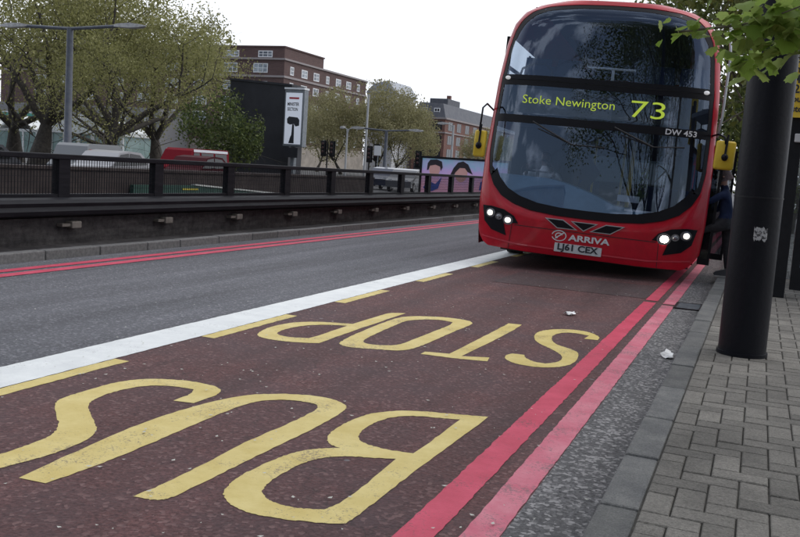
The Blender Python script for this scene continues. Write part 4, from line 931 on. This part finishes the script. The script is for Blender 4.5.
def grow(pts, d):
    cx_ = sum(p[0] for p in pts) / len(pts); cz_ = sum(p[1] for p in pts) / len(pts); out = []
    n_ = len(pts)
    for i in range(n_):
        p0, p1, p2 = Vector(pts[i - 1]), Vector(pts[i]), Vector(pts[(i + 1) % n_]); e1 = (p1 - p0).normalized(); e2 = (p2 - p1).normalized()
        n1 = Vector((e1.y, -e1.x)); n2 = Vector((e2.y, -e2.x))
        if n1.dot(p1 - Vector((cx_, cz_))) < 0: n1, n2 = -n1, -n2
        nn = (n1 + n2).normalized(); out.append(tuple(p1 + nn * d / max(.35, nn.dot(n1))))
    return out
vents = [[(-.57, .815), (-.33, .815), (-.13, .70), (-.40, .70)], [(-.17, .81), (.17, .81), (0, .70)], [(.57, .815), (.33, .815), (.13, .70), (.40, .70)]]
for v_ in vents:
    f_ = plate(grow(v_, .014), .012, .012, silver, 'front_vent', bus); plate(v_, .022, .006, busblk, 'vent_grille', f_)
b = MB(); text_at(b, 'ARRIVA', .125, (.10, 0, .565), width=.63, bold=.004, fy=lambda x, z: fy(x, z, .02)); b.build('operator_name', whitet, bus)
b = MB()
def ringat(b, cx_, cz_, rx, rz_, wd, a0, a1, off, n_=30):
    vs = []
    for i in range(n_ + 1):
        a = R(a0 + (a1 - a0) * i / n_)
        for k in (0, 1):
            x = cx_ + (rx - k * wd) * math.cos(a); z = cz_ + (rz_ - k * wd) * math.sin(a); vs.append((x, fy(x, z, off), z))
    b.mesh(vs, [(2 * i, 2 * i + 2, 2 * i + 3, 2 * i + 1) for i in range(n_)])
ringat(b, -.36, .575, .115, .085, .014, -160, 170, .02); ringat(b, -.36, .575, .06, .048, .016, 20, 250, .02)
b.mesh([(x, fy(x, z, .02), z) for x, z in ((-.42, .535), (-.405, .525), (-.285, .62), (-.30, .63))], [(0, 1, 2, 3)]); b.build('round_emblem', whitet, bus)
np_ = mat('number_plate_white', (.55, .56, .57), .4); nb = plate([(-.41, .33), (.31, .33), (.31, .465), (-.41, .465)], .016, .014, np_, 'number_plate', bus)
b = MB(); text_at(b, 'LJ61 CEX', .135, (-.05, 0, .398), width=.62, bold=.004, fy=lambda x, z: fy(x, z, .034)); b.build('plate_lettering', dk, nb)
CL = [(1.655, .90), (1.50, .905), (1.28, .875), (1.10, .79), (1.02, .68), (1.26, .665), (1.20, .47), (1.46, .535), (1.6, .66)]
lampon = mat('lit_headlight', (.9, .9, .88), .3, emit=((1, .95, .86), .9)); lampwarm = mat('bright_lit_headlight', (.9, .9, .85), .3, emit=((1, .93, .78), 14.0)); lampoff = mat('lamp_reflector', (.25, .25, .27), .2, metal=.7)
for s_ in (-1, 1):
    c_ = plate([(s_ * x, z) for x, z in CL], .014, .008, busblk, 'headlight_cluster', bus)
    for x, z, r_, on in ((1.50, .795, .062, 1), (1.35, .755, .045, 0), (1.19, .715, .062, 1)):
        if s_ > 0 and x < 1.2: r_ = .075; 
        m_ = (lampwarm if (s_ > 0 and x < 1.2) else lampon) if on else lampoff
        b = MB(); ringat(b, s_ * x, z, r_ * 1.35, r_ * 1.18, r_ * .5, 0, 360, .030); b.build('lamp_rim', lampoff, c_)
        b = MB(); b.sphere((s_ * x, fy(x, z, .015), z), (r_ * .92, .03, r_ * .8), 16, 8); b.build('headlight', m_, c_, smooth=True)
b = MB(); b.box((-1.35, .55, .2), (1.35, .75, .30)); b.build('under_bumper', busrub, bus)
# wipers
for a_, c_, e_ in (((-1.0, 2.28), (-.35, 1.98), (.15, 1.98)), ((.25, 2.30), (.85, 2.06), (1.3, 2.10))):
    b = MB(); b.tube([(x, fy(x, z, .03), z) for x, z in (a_, c_)], .013, 6); b.tube([(x, fy(x, z, .022), z) for x, z in ((a_[0] + .1, a_[1] - .1), c_, e_)], .009, 6); b.build('wiper', busrub, bus)
# sides, roof, rear
Ys0, Ys1 = .47, 10.9
def side(z0, z1, mt, name, s_, off=0, y0=None, y1=None, n_=6):
    b = MB(); vs = []
    for i in range(n_ + 1):
        z = z0 + (z1 - z0) * i / n_
        for y in ((y0 if y0 is not None else Ys0 + rake(z) - .01), (y1 or Ys1)): vs.append((s_ * (hw(z) + off), y, z))
    b.mesh(vs, [(2 * i, 2 * i + 1, 2 * i + 3, 2 * i + 2) for i in range(n_)]); return b.build(name, mt, bus, smooth=True)
for s_ in (-1, 1):
    if s_ > 0:                               # pavement side has the entrance just behind the front corner
        side(.26, 1.25, busred, 'lower_side_panel', s_, y0=2.15); side(.26, 2.3, busblk, 'door_pillar', s_, y0=2.05, y1=2.15)
        side(1.25, 2.2, sglass, 'lower_side_window', s_, y0=2.16, y1=10.4)
    else:
        side(.26, 1.25, busred, 'lower_side_panel', s_); side(1.25, 2.2, sglass, 'lower_side_window', s_, y1=10.4)
    side(2.2, 2.82, busred, 'middle_side_panel', s_); side(2.82, 3.62, sglass, 'upper_side_window', s_); side(3.62, 4.2, busred, 'upper_side_panel', s_, n_=12)
    for y in (3.0, 4.7, 6.4, 8.1, 9.8):
        b = MB(); b.box((s_ * 1.65, y - .05, 2.82), (s_ * 1.68, y + .05, 3.62)); b.build('window_pillar', busblk, bus)
        b = MB(); b.box((s_ * 1.66, y - .05, 1.25), (s_ * 1.69, y + .05, 2.2)); b.build('window_pillar', busblk, bus)
    b = MB(); b.box((s_ * 1.60, .62, 2.82), (s_ * 1.66, .82, 3.62)); b.build('window_pillar', busblk, bus)
    b = MB(); b.box((s_ * 1.6, .62, 3.14), (s_ * 1.66, 10.4, 3.18)); b.build('window_rail', busblk, bus)
b = MB(); vs = []
ns = 14
for k in range(ns + 1):
    x = .9 * (-1 + 2 * k / ns); vs += [(x, fy(x, 4.2) - .004, 4.2 + .0 * (1 - abs(x))), (x, Ys1, 4.2)]
b.mesh(vs, [(2 * k, 2 * k + 2, 2 * k + 3, 2 * k + 1) for k in range(ns)]); b.build('roof', busred, bus)
b = MB()
for zs in ((.3, .8, 1.3), (2.1, 2.5, 3.0), (3.6, 3.8, 4.0, 4.12, 4.2)): b.prism([(-hw(z), z) for z in zs] + [(hw(z), z) for z in reversed(zs)], (Ys1 - .06, Ys1))
for s_ in (-1, 1):
    b.box((s_ * 1.0, Ys1 - .06, 1.3), (s_ * 1.74, Ys1, 2.1)); b.box((s_ * 1.3, Ys1 - .06, 3.0), (s_ * 1.62, Ys1, 3.6))
b.build('rear_panel', busred, bus)
b = MB(); b.box((-1.0, Ys1 - .04, 1.3), (1.0, Ys1 - .03, 2.1)); b.box((-1.3, Ys1 - .04, 3.0), (1.3, Ys1 - .03, 3.6)); b.build('rear_window', glass_mat('dark_rear_glass', (.10, .12, .13), 1.5, .02), bus)
b = MB(); b.box((-1.6, Ys1 - .12, .33), (1.6, Ys1 - .07, 1.3)); b.box((-1.6, Ys1 - .12, 2.1), (1.6, Ys1 - .07, 3.0))
for s_ in (-1, 1): b.box((s_ * 1.0, Ys1 - .12, 1.3), (s_ * 1.65, Ys1 - .07, 2.1))
b.build('rear_lining', intd, bus)
b = MB(); b.box((-1.6, .5, .27), (1.6, 10.85, .33)); b.build('floor', intd, bus)
b = MB(); b.box((-1.64, .48, 2.3), (1.64, 10.8, 2.36)); b.build('upper_floor', intd, bus)
b = MB(); b.box((-1.2, .75, 4.12), (1.2, 10.8, 4.14)); b.build('ceiling', intr, bus)
b = MB(); b.box((-1.25, .6, 3.97), (1.25, .85, 4.10)); b.build('sky_blocker', intd, bus)  # dark box added behind the top of the glass to block bright sky
for s_ in (-1, 1):
    b = MB(); b.box((s_ * 1.58, .75, .34), (s_ * 1.60, 10.7, 1.22)) if s_ < 0 else b.box((1.58, 2.2, .34), (1.60, 10.7, 1.22)); b.box((s_ * 1.60, .8, 2.37), (s_ * 1.62, 10.7, 2.8)); b.build('side_lining', intr, bus)
b = MB(); b.box((-1.62, .42, 2.36), (1.62, .5, 2.40)); b.box((-1.5, .40, 2.86), (1.5, .46, 2.97)); b.build('upper_sill', intd, bus)
b = MB(); b.box((-1.55, .45, 2.86), (1.55, .52, 2.99)); b.box((-1.6, .52, 2.40), (1.6, .56, 2.95)); b.build('display_housing', intd, bus)
# dashboard
b = MB(); vs = []; nx = 24
def dz(x): return 1.43 - .30 * max(0, min(1, (x + .75) / 1.1)) ** 1.5 - .10 * max(0, (x - .2))
for k in range(nx + 1):
    x = -1.5 + 3.0 * k / nx; z = dz(x); f0 = fy(x, 1.0) + .07
    vs += [(x, max(f0, .1), .93 if abs(x) < 1.15 else 1.05 + (abs(x) - 1.15) * .4), (x, max(f0 + .16, .3), z - .12), (x, max(f0 + .32, .42), z), (x, .95, z), (x, 1.0, .4)]
b.mesh(vs, [(5 * k + j, 5 * k + 5 + j, 5 * k + 6 + j, 5 * k + 1 + j) for k in range(nx) for j in range(4)]); dash = b.build('dashboard', dashm, bus, smooth=True, sharp=40)
b = MB(); b.box((.55, .20, 1.065), (1.15, .235, 1.095)); b.build('white_strip', whitet, dash)
b = MB(); b.box((.42, .24, 1.20), (.75, .26, 1.30)); b.build('ticket_card', mat('grey_card', (.35, .38, .42), .5), dash)
b = MB()
for i in range(24):
    a = 2 * math.pi * i / 24; a2 = 2 * math.pi * (i + 1) / 24
    b.tube([(-.95 + .27 * math.cos(a), .95 + .12 * math.sin(a), 1.52 + .2 * math.sin(a)), (-.95 + .27 * math.cos(a2), .95 + .12 * math.sin(a2), 1.52 + .2 * math.sin(a2))], .018, 6, caps=False)
b.tube([(-1.2, .95, 1.52), (-.7, .95, 1.52)], .016, 6); b.tube([(-.95, .95, 1.52), (-.95, .93, 1.2)], .03, 8); b.build('steering_wheel', busrub, bus)
b = MB(); b.prism([(-.45, 1.0), (-.35, 1.0), (.05, 1.6), (-.5, 2.25), (-.6, 2.25), (-.15, 1.62)], (1.1, 1.16)); b.build('cab_partition', intd, bus)
b = MB(); b.box((-.42, 1.16, .33), (-.38, 2.0, 2.25)); b.box((-1.6, 2.0, .33), (-.4, 2.05, 2.28)); b.build('cab_bulkhead', intd, bus)
for x, y in ((.35, 1.9), (-.25, 3.2), (.4, 3.4), (.35, 5.2)):
    b = MB(); b.tube([(x, y, .33), (x, y, 2.28)], .02, 8); b.build('handrail', yelp, bus)
def seat(x, y, z):
    b = MB(); b.box((x - .24, y, z + .4), (x + .24, y + .45, z + .5), .03); b.mesh([(x - .24, y + .42, z + .45), (x + .24, y + .42, z + .45), (x + .22, y + .56, z + 1.1), (x - .22, y + .56, z + 1.1), (x - .24, y + .50, z + .45), (x + .24, y + .50, z + .45), (x + .22, y + .62, z + 1.1), (x - .22, y + .62, z + 1.1)],
        [(0, 1, 2, 3), (7, 6, 5, 4), (0, 4, 5, 1), (1, 5, 6, 2), (2, 6, 7, 3), (3, 7, 4, 0)]); b.box((x - .04, y + .2, z), (x + .04, y + .28, z + .4)); b.build('passenger_seat', seatm, bus)
for y in (1.3, 2.4, 3.5, 4.6, 5.7, 6.8, 7.9):
    for x in (-1.3, -.75, .75, 1.3): seat(x, y, 2.36)
for y in (3.0, 4.2, 5.4, 6.6, 7.8):
    for x in (-1.3, -.75, .75, 1.3): seat(x, y, .33)
wr_ = mat('white_handrail', (.6, .6, .6), .4)
b = MB(); b.tube([(-.32, .62, 3.22), (.42, .62, 3.22)], .02, 8); b.tube([(.08, .62, 3.2), (.08, .62, 2.99)], .024, 8); b.build('upper_rail', wr_, bus)
b = MB(); b.tube([(-1.42, .8, 2.99), (-1.38, .8, 3.15), (-1.2, .8, 3.24), (-1.02, .8, 3.24), (-.9, .8, 3.15), (-.88, .8, 2.99)], .02, 8); b.build('upper_rail', busblk, bus)
# mirrors on long arms
def mirror(pts, c, s_):
    b = MB(); b.tube(pts, .015, 8); a = b.build('mirror_arm', busblk, bus, smooth=True)
    mw = .09 if s_ < 0 else .14
    b = MB(); b.box((c[0] - mw, c[1] - .07, c[2] - .21), (c[0] + mw, c[1] + .07, c[2] + .21), .035); h_ = b.build('mirror', mirm, bus, smooth=True, sharp=50)
    b = MB(); b.box((c[0] - mw + .02, c[1] + .071, c[2] - .19), (c[0] + mw - .02, c[1] + .078, c[2] + .19)); b.build('mirror_glass', silver, h_)
    b = MB(); b.sphere((c[0], c[1] - .09, c[2] - .03), (.05, .04, .055), 10, 6); b.tube([(c[0], c[1] - .09, c[2] - .03), (c[0] + .01, c[1] - .085, c[2] + .3)], .017, 6); b.build('mirror_bracket', busblk, h_)
mirror([(-1.72, .55, 2.42), (-1.78, .25, 2.50), (-1.80, .06, 2.42), (-1.80, .0, 2.05)], (-1.79, .09, 1.86), -1)
mirror([(1.66, .42, 2.32), (1.75, .15, 2.34), (1.84, .03, 2.30), (1.86, .0, 2.2)], (1.87, .1, 2.04), 1)
b = MB(); b.tube([(1.70, .5, 4.0), (1.76, .42, 3.5), (1.77, .42, 2.6), (1.74, .4, 2.3)], .02, 8); b.build('branch_deflector', silver, bus, smooth=True)
# entrance: dark reveal and two glazed leaves swung outward
b = MB(); b.box((1.50, .62, .34), (1.66, .66, 2.3)); b.box((1.50, .62, 2.22), (1.70, 2.06, 2.3)); b.box((1.0, .66, .33), (1.66, 2.05, .36)); b.build('door_frame', busblk, bus)
b = MB(); b.box((1.3, .7, .36), (1.34, 2.0, 2.2)); b.build('entrance_screen', intd, bus)
for y, e_ in ((.66, 1.90), (2.06, 2.16)):
    f_ = MB(); f_.box((1.72, y - .02, .36), (1.76, y + .02, 2.2)); f_.box((e_ - .04, y - .02, .36), (e_, y + .02, 2.2)); f_.box((1.76, y - .02, .36), (e_ - .04, y + .02, .46)); f_.box((1.76, y - .02, 2.1), (e_ - .04, y + .02, 2.2)); d_ = f_.build('door', busblk, bus)
    b = MB(); b.box((1.76, y - .006, .46), (e_ - .04, y + .006, 2.1)); b.build('door_glass', dglass, d_)
    b = MB(); b.tube([(1.80, y + .05, .9), (1.80, y + .05, 1.5)], .015, 6); b.build('handle', yelp, d_)
for y in (2.9, 8.6):
    for s_ in (-1, 1):
        wheel(bus, (s_ * 1.48, y, .50 + s_ * .055), .5, .3)
        b = MB(); vs = []
        for i in range(17):
            a = math.pi * i / 16
            for r_ in (.56, .62): vs.append((s_ * (hw(.7) + .006), y + r_ * math.cos(a), .5 + r_ * math.sin(a)))
        b.mesh(vs, [(2 * i, 2 * i + 2, 2 * i + 3, 2 * i + 1) for i in range(16)]); b.build('wheel_arch', busblk, bus)

# ------------------------------------------------------------------ people
skinm = mat('skin', (.38, .22, .17), .55); skind = mat('dark_skin', (.10, .055, .04), .55)
def figure(name, J, E, matsets, parent=None, sub=2):
    """J: joint -> (position, radius); E: bone list, grown with a Skin modifier from the pelvis"""
    keys = list(J); me = bpy.data.meshes.new(name); me.from_pydata([J[k][0] for k in keys], [(keys.index(a), keys.index(b_)) for a, b_ in E], [])
    o = bpy.data.objects.new(name, me); col.objects.link(o)
    md = o.modifiers.new('s', 'SKIN'); md.use_smooth_shade = True; md.branch_smoothing = .4
    sv = me.skin_vertices[0].data
    for i, k in enumerate(keys): r_ = J[k][1]; sv[i].radius = r_ if isinstance(r_, tuple) else (r_, r_); sv[i].use_root = (k == 'pelvis')
    ss = o.modifiers.new('u', 'SUBSURF'); ss.levels = sub; ss.render_levels = sub
    dg = bpy.context.evaluated_depsgraph_get(); m2 = bpy.data.meshes.new_from_object(o.evaluated_get(dg)); bpy.data.objects.remove(o)
    return m2
def figure_obj(name, meshes, mats, pick, parent=None):
    mb = MB()
    for me in meshes: mb.mesh([v.co[:] for v in me.vertices], [tuple(p.vertices) for p in me.polygons])
    mb.m = [pick(sum((Vector(mb.v[i]) for i in f), Vector()) / len(f)) for f in mb.f]
    return mb.build(name, mats, parent, smooth=True, fixn=False)
def hand(palm, dirv, side, curl, s_=1.):
    """palm mesh with five separate bent fingers"""
    d = Vector(dirv).normalized(); sd_ = (Vector(side) - d * Vector(side).dot(d)).normalized(); n_ = d.cross(sd_); p = Vector(palm)
    out = [figure('h', {'pelvis': (p, (.026 * s_, .014 * s_)), 'b': (p + d * .045 * s_, (.036 * s_, .014 * s_)), 'c': (p + d * .085 * s_, (.034 * s_, .012 * s_))}, [('pelvis', 'b'), ('b', 'c')], None, sub=1)]
    for i, ln in enumerate((.070, .080, .074, .058)):
        a = p + d * .07 * s_ + sd_ * (.027 - .018 * i) * s_; b0 = a + (d * 1 + n_ * curl * .4) * ln * .45 * s_; c0 = b0 + (d * (1 - curl) + n_ * curl) * ln * .35 * s_; e0 = c0 + (d * (.6 - curl * 1.2) + n_ * curl) * ln * .3 * s_
        out.append(figure('f', {'pelvis': (a, .0095 * s_), 'b': (b0, .009 * s_), 'c': (c0, .008 * s_), 'e': (e0, .0065 * s_)}, [('pelvis', 'b'), ('b', 'c'), ('c', 'e')], None, sub=1))
    a = p + d * .02 * s_ + sd_ * .025 * s_; b0 = a + (d * .6 + sd_ * .8 + n_ * .2) * .035 * s_; c0 = b0 + (d * .9 + sd_ * .2 + n_ * .5) * .03 * s_
    out.append(figure('f', {'pelvis': (a, .012 * s_), 'b': (b0, .0105 * s_), 'c': (c0, .008 * s_)}, [('pelvis', 'b'), ('b', 'c')], None, sub=1))
    return out
denim = mat('dark_blue_jacket', (.012, .02, .055), .85, spec=.2, noise=(9, (.02, .032, .075), .4, .6)); trous = mat('black_trousers', (.016, .016, .02), .85, noise=(9, (.03, .03, .035), .4, .6)); shoe = mat('grey_shoes', (.06, .06, .065), .7); sole = mat('pale_shoe_sole', (.35, .34, .33), .7)
# boarding passenger: facing the bus (-x), leading foot on the platform, arm reaching for the rail. World coordinates round the empty.
pe = thing('person', 'person in dark blue jacket stepping up into the bus, half hidden by the black column', 'person', (-.43, 14.70, .1))
J = {'pelvis': ((-.02, 0, .86), (.15, .13)), 'waist': ((-.05, 0, 1.0), (.135, .12)), 'chest': ((-.08, 0, 1.2), (.165, .13)), 'neckb': ((-.10, 0, 1.36), (.10, .09)), 'neck': ((-.12, 0, 1.42), .052), 'headb': ((-.145, 0, 1.48), (.072, .075)), 'head': ((-.15, 0, 1.56), (.088, .098)), 'top': ((-.145, 0, 1.64), (.07, .075)),
     'shl': ((-.09, -.17, 1.31), .068), 'ell': ((-.30, -.23, 1.16), .05), 'wrl': ((-.50, -.20, 1.18), .036), 'shr': ((-.09, .17, 1.31), .068), 'elr': ((-.16, .25, 1.05), .05), 'wrr': ((-.36, .22, 1.0), .036),
     'hipl': ((-.06, -.10, .82), .115), 'knl': ((-.36, -.11, .72), .082), 'anl': ((-.50, -.11, .36), .055), 'hipr': ((-.01, .10, .82), .115), 'knr': ((.02, .10, .46), .078), 'anr': ((.06, .10, .09), .052)}
E_ = [('pelvis', 'waist'), ('waist', 'chest'), ('chest', 'neckb'), ('neckb', 'neck'), ('neck', 'headb'), ('headb', 'head'), ('head', 'top'), ('chest', 'shl'), ('shl', 'ell'), ('ell', 'wrl'), ('chest', 'shr'), ('shr', 'elr'), ('elr', 'wrr'), ('pelvis', 'hipl'), ('hipl', 'knl'), ('knl', 'anl'), ('pelvis', 'hipr'), ('hipr', 'knr'), ('knr', 'anr')]
ms = [figure('p', J, E_, None)] + hand((-.53, -.20, 1.18), (-1, 0, .1), (0, 0, 1), .7) + hand((-.39, .22, .995), (-1, 0, 0), (0, 0, 1), .5)
ms.append(figure('n', {'pelvis': ((-.225, 0, 1.555), .02), 'b': ((-.255, 0, 1.53), .018)}, [('pelvis', 'b')], None, sub=1))
for s_ in (-1, 1): ms.append(figure('e', {'pelvis': ((-.14, s_ * .085, 1.57), .02), 'b': ((-.135, s_ * .095, 1.54), .016)}, [('pelvis', 'b')], None, sub=1))
body = figure_obj('body', ms, [skinm, denim, trous], lambda c: 0 if (c.z > 1.43 or (c.x < -.505 and c.z > .9) or (c.x < -.37 and c.y > .1 and c.z > .9)) else (1 if c.z > .93 else 2), pe)
eyem = mat('eyes_dark', (.03, .02, .02), .3); lipm = mat('lips', (.3, .10, .09), .5); hairg = mat('grey_brown_hair', (.07, .05, .052), .85, noise=(60, (.13, .10, .105), .4, .6))
b = MB(); [b.sphere((-.222, s_ * .033, 1.575), (.008, .013, .008), 8, 6) for s_ in (-1, 1)]; b.build('eyes', eyem, pe)
b = MB(); b.sphere((-.228, 0, 1.50), (.008, .024, .007), 8, 6); b.build('mouth', lipm, pe)
hm = figure('hair', {'pelvis': ((-.11, 0, 1.60), (.098, .098)), 'b': ((-.15, 0, 1.65), (.092, .085)), 'c': ((-.08, 0, 1.52), (.075, .085))}, [('pelvis', 'b'), ('pelvis', 'c')], None)
figure_obj('hair', [hm], [hairg], lambda c: 0, pe)
def shoe_obj(x, y, z, par):
    b = MB(); pr_ = [(.09, .0), (-.19, .0), (-.21, .03), (-.17, .065), (-.05, .10), (-.02, .14), (.07, .14), (.10, .06)]
    b.prism([(x + a, z + .02 + c) for a, c in pr_], (y - .045, y + .045)); s__ = b.build('shoe', shoe, par); b = MB(); b.box((x - .205, y - .05, z), (x + .095, y + .05, z + .022)); b.build('shoe_sole', sole, s__)
shoe_obj(-.50, -.11, .262, pe); shoe_obj(.06, .10, .0, pe)
# driver behind the windscreen
dr = thing('driver', 'seated bus driver in white shirt behind the left of the windscreen', 'person', (0, 0, 0))
dr.matrix_world = Matrix.Translation((-2.47, 13.72, 0)) @ Matrix.Rotation(.085, 4, 'Z') @ Matrix.Rotation(.042, 4, 'Y')
J = {'pelvis': ((-.95, 1.55, .95), (.17, .14)), 'waist': ((-.95, 1.58, 1.15), (.15, .12)), 'chest': ((-.95, 1.55, 1.40), (.18, .13)), 'neckb': ((-.95, 1.53, 1.56), (.1, .08)), 'neck': ((-.95, 1.50, 1.63), .055), 'headb': ((-.95, 1.47, 1.69), .075), 'head': ((-.95, 1.46, 1.77), (.085, .10)), 'top': ((-.95, 1.46, 1.85), .07),
     'shl': ((-1.15, 1.52, 1.50), .07), 'ell': ((-1.3, 1.28, 1.32), .05), 'wrl': ((-1.17, 1.02, 1.5), .035), 'shr': ((-.75, 1.52, 1.50), .07), 'elr': ((-.62, 1.28, 1.32), .05), 'wrr': ((-.74, 1.02, 1.5), .035),
     'hipl': ((-1.06, 1.45, .92), .1), 'knl': ((-1.1, 1.15, .98), .08), 'anl': ((-1.1, 1.1, .5), .055), 'hipr': ((-.84, 1.45, .92), .1), 'knr': ((-.8, 1.15, .98), .08), 'anr': ((-.8, 1.1, .5), .055)}
ms = [figure('p', J, E_, None)] + hand((-1.165, 1.0, 1.52), (.1, -.5, .8), (1, 0, 0), .7) + hand((-.745, 1.0, 1.52), (-.1, -.5, .8), (-1, 0, 0), .7)
shirt = mat('white_shirt', (.6, .6, .62), .8)
figure_obj('body', ms, [skind, shirt, trous], lambda c: 0 if (c.z > 1.62 or c.y < 1.04 and c.z > 1.2) else (1 if c.z > 1.02 else 2), dr)
hm = figure('hair', {'pelvis': ((-.95, 1.49, 1.82), .095), 'b': ((-.95, 1.47, 1.86), .085)}, [('pelvis', 'b')], None); figure_obj('hair', [hm], [eyem], lambda c: 0, dr)
b = MB(); b.box((-1.2, 1.72, .9), (-.7, 1.8, 1.75), .03); b.box((-1.2, 1.35, .75), (-.7, 1.8, .85), .03); b.build('driver_seat', intd, bus)

# ------------------------------------------------------------------ black column on the pavement
pc = thing('black_column', 'thick black painted column with a torn white sticker standing on the pavement', 'column', (-.02, 8.0, .1))
b = MB(); b.tube([(0, 0, 0), (0, 0, .03), (0, 0, .032), (.0, 0, 1.6), (0, 0, 4.3), (0, 0, 4.5), (0, 0, 9)], [.205, .205, .192, .190, .186, .11, .08], 40); b.build('shaft', M['blackcol'], pc, smooth=True, sharp=30)
b = MB(); vs = []; r_ = .1925; jr = random.Random(2); n_ = 12
for i in range(n_ + 1):
    a = R(-92 + 32 * i / n_); zt = 1.08 + jr.uniform(-.010, .012); zb = .985 + jr.uniform(-.02, .012); vs += [(r_ * math.cos(a), r_ * math.sin(a), zb), (r_ * math.cos(a), r_ * math.sin(a), zt)]
b.mesh(vs, [(2 * i, 2 * i + 2, 2 * i + 3, 2 * i + 1) for i in range(n_)]); b.build('torn_sticker', mat('torn_sticker', (.42, .42, .43), .7, noise=(38, (.06, .06, .065), .5, .56)), pc)
b = MB(); [b.tube([(0, 0, z), (0, 0, z + .012)], .1945, 40) for z in (1.32,)]; b.build('band', M['black'], pc, smooth=True, sharp=30)

# ------------------------------------------------------------------ bus shelter at the right edge
sh = thing('bus_shelter', 'black framed bus shelter with lit blue poster at the right edge behind the column', 'shelter', (.3, 12.75, .1))
b = MB(); b.box((-.06, -.07, 0), (.11, .07, 2.95), .01); b.build('post', M['black'], sh)
b = MB(); b.box((1.35, -.07, 0), (1.5, .07, 2.95), .01); b.build('post', M['black'], sh)
b = MB(); b.box((-.06, 3.93, 0), (.11, 4.07, 2.6), .01); b.build('post', M['black'], sh)
b = MB(); b.box((1.35, 3.93, 0), (1.5, 4.07, 2.6), .01); b.build('post', M['black'], sh)
b = MB(); b.box((.16, -.06, .12), (1.33, .06, .42)); b.box((.16, -.06, .42), (.26, .06, 2.3)); b.box((1.23, -.06, .42), (1.33, .06, 2.3)); b.box((.26, -.06, 2.2), (1.23, .06, 2.3)); pf2 = b.build('panel_frame', M['black'], sh)
b = MB(); b.box((.26, -.03, .42), (1.23, .03, 2.2)); b.build('poster', mat('blue_white_poster', (.10, .24, .5), .3, noise=(2, (.5, .56, .65), .4, .55), emit=((.2, .35, .6), .12)), pf2)
b = MB(); b.box((-.1, -.12, 2.6), (1.7, 4.2, 2.7), .02); b.build('roof', M['steelgrey'], sh)
b = MB(); b.box((.11, -.02, .25), (.16, .02, 2.4)); b.box((1.38, .1, .3), (1.42, 3.9, 2.4)); b.build('glass_panel', sglass, sh)
b = MB(); b.box((.9, 1.0, .5), (1.25, 3.2, .56), .01); b.box((1.05, 1.2, 0), (1.1, 1.3, .5)); b.box((1.05, 2.9, 0), (1.1, 3.0, .5)); b.build('bench', M['black'], sh)
b = MB(); b.box((.02, -.14, 2.03), (.20, -.08, 2.14), .01); b.build('bracket', mat('white_bracket', (.5, .5, .5), .5), sh)
ys_ = thing('yellow_notice', 'yellow timetable notice with black lettering high on the shelter post', 'sign', (.27, 12.58, 2.86))
yelm = mat('yellow_notice_board', (.62, .42, .03), .5, noise=(4, (.7, .5, .05), .4, .6))
b = MB(); b.box((-.08, -.02, -.42), (.62, .02, .42)); b.build('board', yelm, ys_)
b = MB()
for q, (s1, s2_) in enumerate((('Bus stop', .13), ('moved', .13), ('473', .15), ('253', .15), ('buses will', .11), ('stop ahead', .11))):
    vs, fs = text_mesh(s1, s2_, .001, .003); mxx = min(v.x for v in vs); b.mesh([(-.03 + v.x - mxx, -.024 - v.z, .31 - q * .125 + v.y) for v in vs], fs)
b.build('lettering', dk, ys_)
b = MB(); b.box((-.06, .02, -.1), (.0, .12, .1)); b.build('bracket', M['black'], ys_)

# ------------------------------------------------------------------ small things on the road
dg_ = thing('drain_grate', 'dark iron drain grate at the kerb beside the red lines', 'drain', (-.69, 11.42, .006))
b = MB(); b.box((-.16, -.30, 0), (.16, -.26, .012)); b.box((-.16, .26, 0), (.16, .30, .012)); b.box((-.16, -.26, 0), (-.13, .26, .012)); b.box((.13, -.26, 0), (.16, .26, .012)); b.build('frame', M['black'], dg_)
b = MB(); [b.box((-.13, -.22 + i * .075, .0), (.13, -.19 + i * .075, .009)) for i in range(7)]; b.build('bars', M['steelgrey'], dg_)
paperm = mat('crumpled_paper', (.62, .62, .62), .8, noise=(12, (.8, .8, .8), .4, .6))
def paper(name, label, loc, rz, pts, sd_):
    jr = random.Random(sd_); bm = bmesh.new(); vv = [bm.verts.new((x, y, 0)) for x, y in pts]; bm.faces.new(vv); bmesh.ops.triangulate(bm, faces=bm.faces[:]); bmesh.ops.subdivide_edges(bm, edges=bm.edges[:], cuts=2)
    for v in bm.verts: v.co.z = .006 + abs(jr.gauss(0, .014)); v.co.x += jr.gauss(0, .004); v.co.y += jr.gauss(0, .004)
    bmesh.ops.solidify(bm, geom=bm.faces[:], thickness=.002); mb = MB(); mb.frombm(bm); o = mb.build(name, paperm); o.location = loc; o.rotation_euler = (0, 0, rz); tag(o, label, 'litter')
paper('paper_scrap', 'crumpled white paper scrap in the gutter by the kerb', (-.60, 7.95, .006), .5, [(-.09, -.12), (-.02, -.14), (.03, -.02), (.08, .16), (.05, .2), (-.02, .06), (-.09, -.02)], 3)
paper('paper_scrap', 'flat white paper scrap in the bus lane above the letter S', (-1.80, 9.6, .013), 1.2, [(-.08, -.04), (.03, -.06), (.1, 0), (.04, .05), (-.06, .04)], 4)
gr_ = random.Random(8); 
leafm = mat('fallen_petals', (.5, .5, .45), .8)
o = MB()
for i in range(420):
    x = gr_.uniform(-4.4, -.6) if gr_.random() < .75 else gr_.uniform(-8, -4.5); y = 2.6 + 11 * gr_.random() ** 1.3; s_ = gr_.uniform(.005, .016); a = gr_.uniform(0, 3.14)
    o.face([(x + s_ * math.cos(a + q * 1.57) * (1 if q % 2 else .6), y + s_ * math.sin(a + q * 1.57) * (1 if q % 2 else .6), .0145 + .002 * (q % 2)) for q in range(4)])
tag(o.build('road_debris', leafm, fixn=False), 'pale specks of grit and petals scattered over the road', 'debris', kind='stuff')
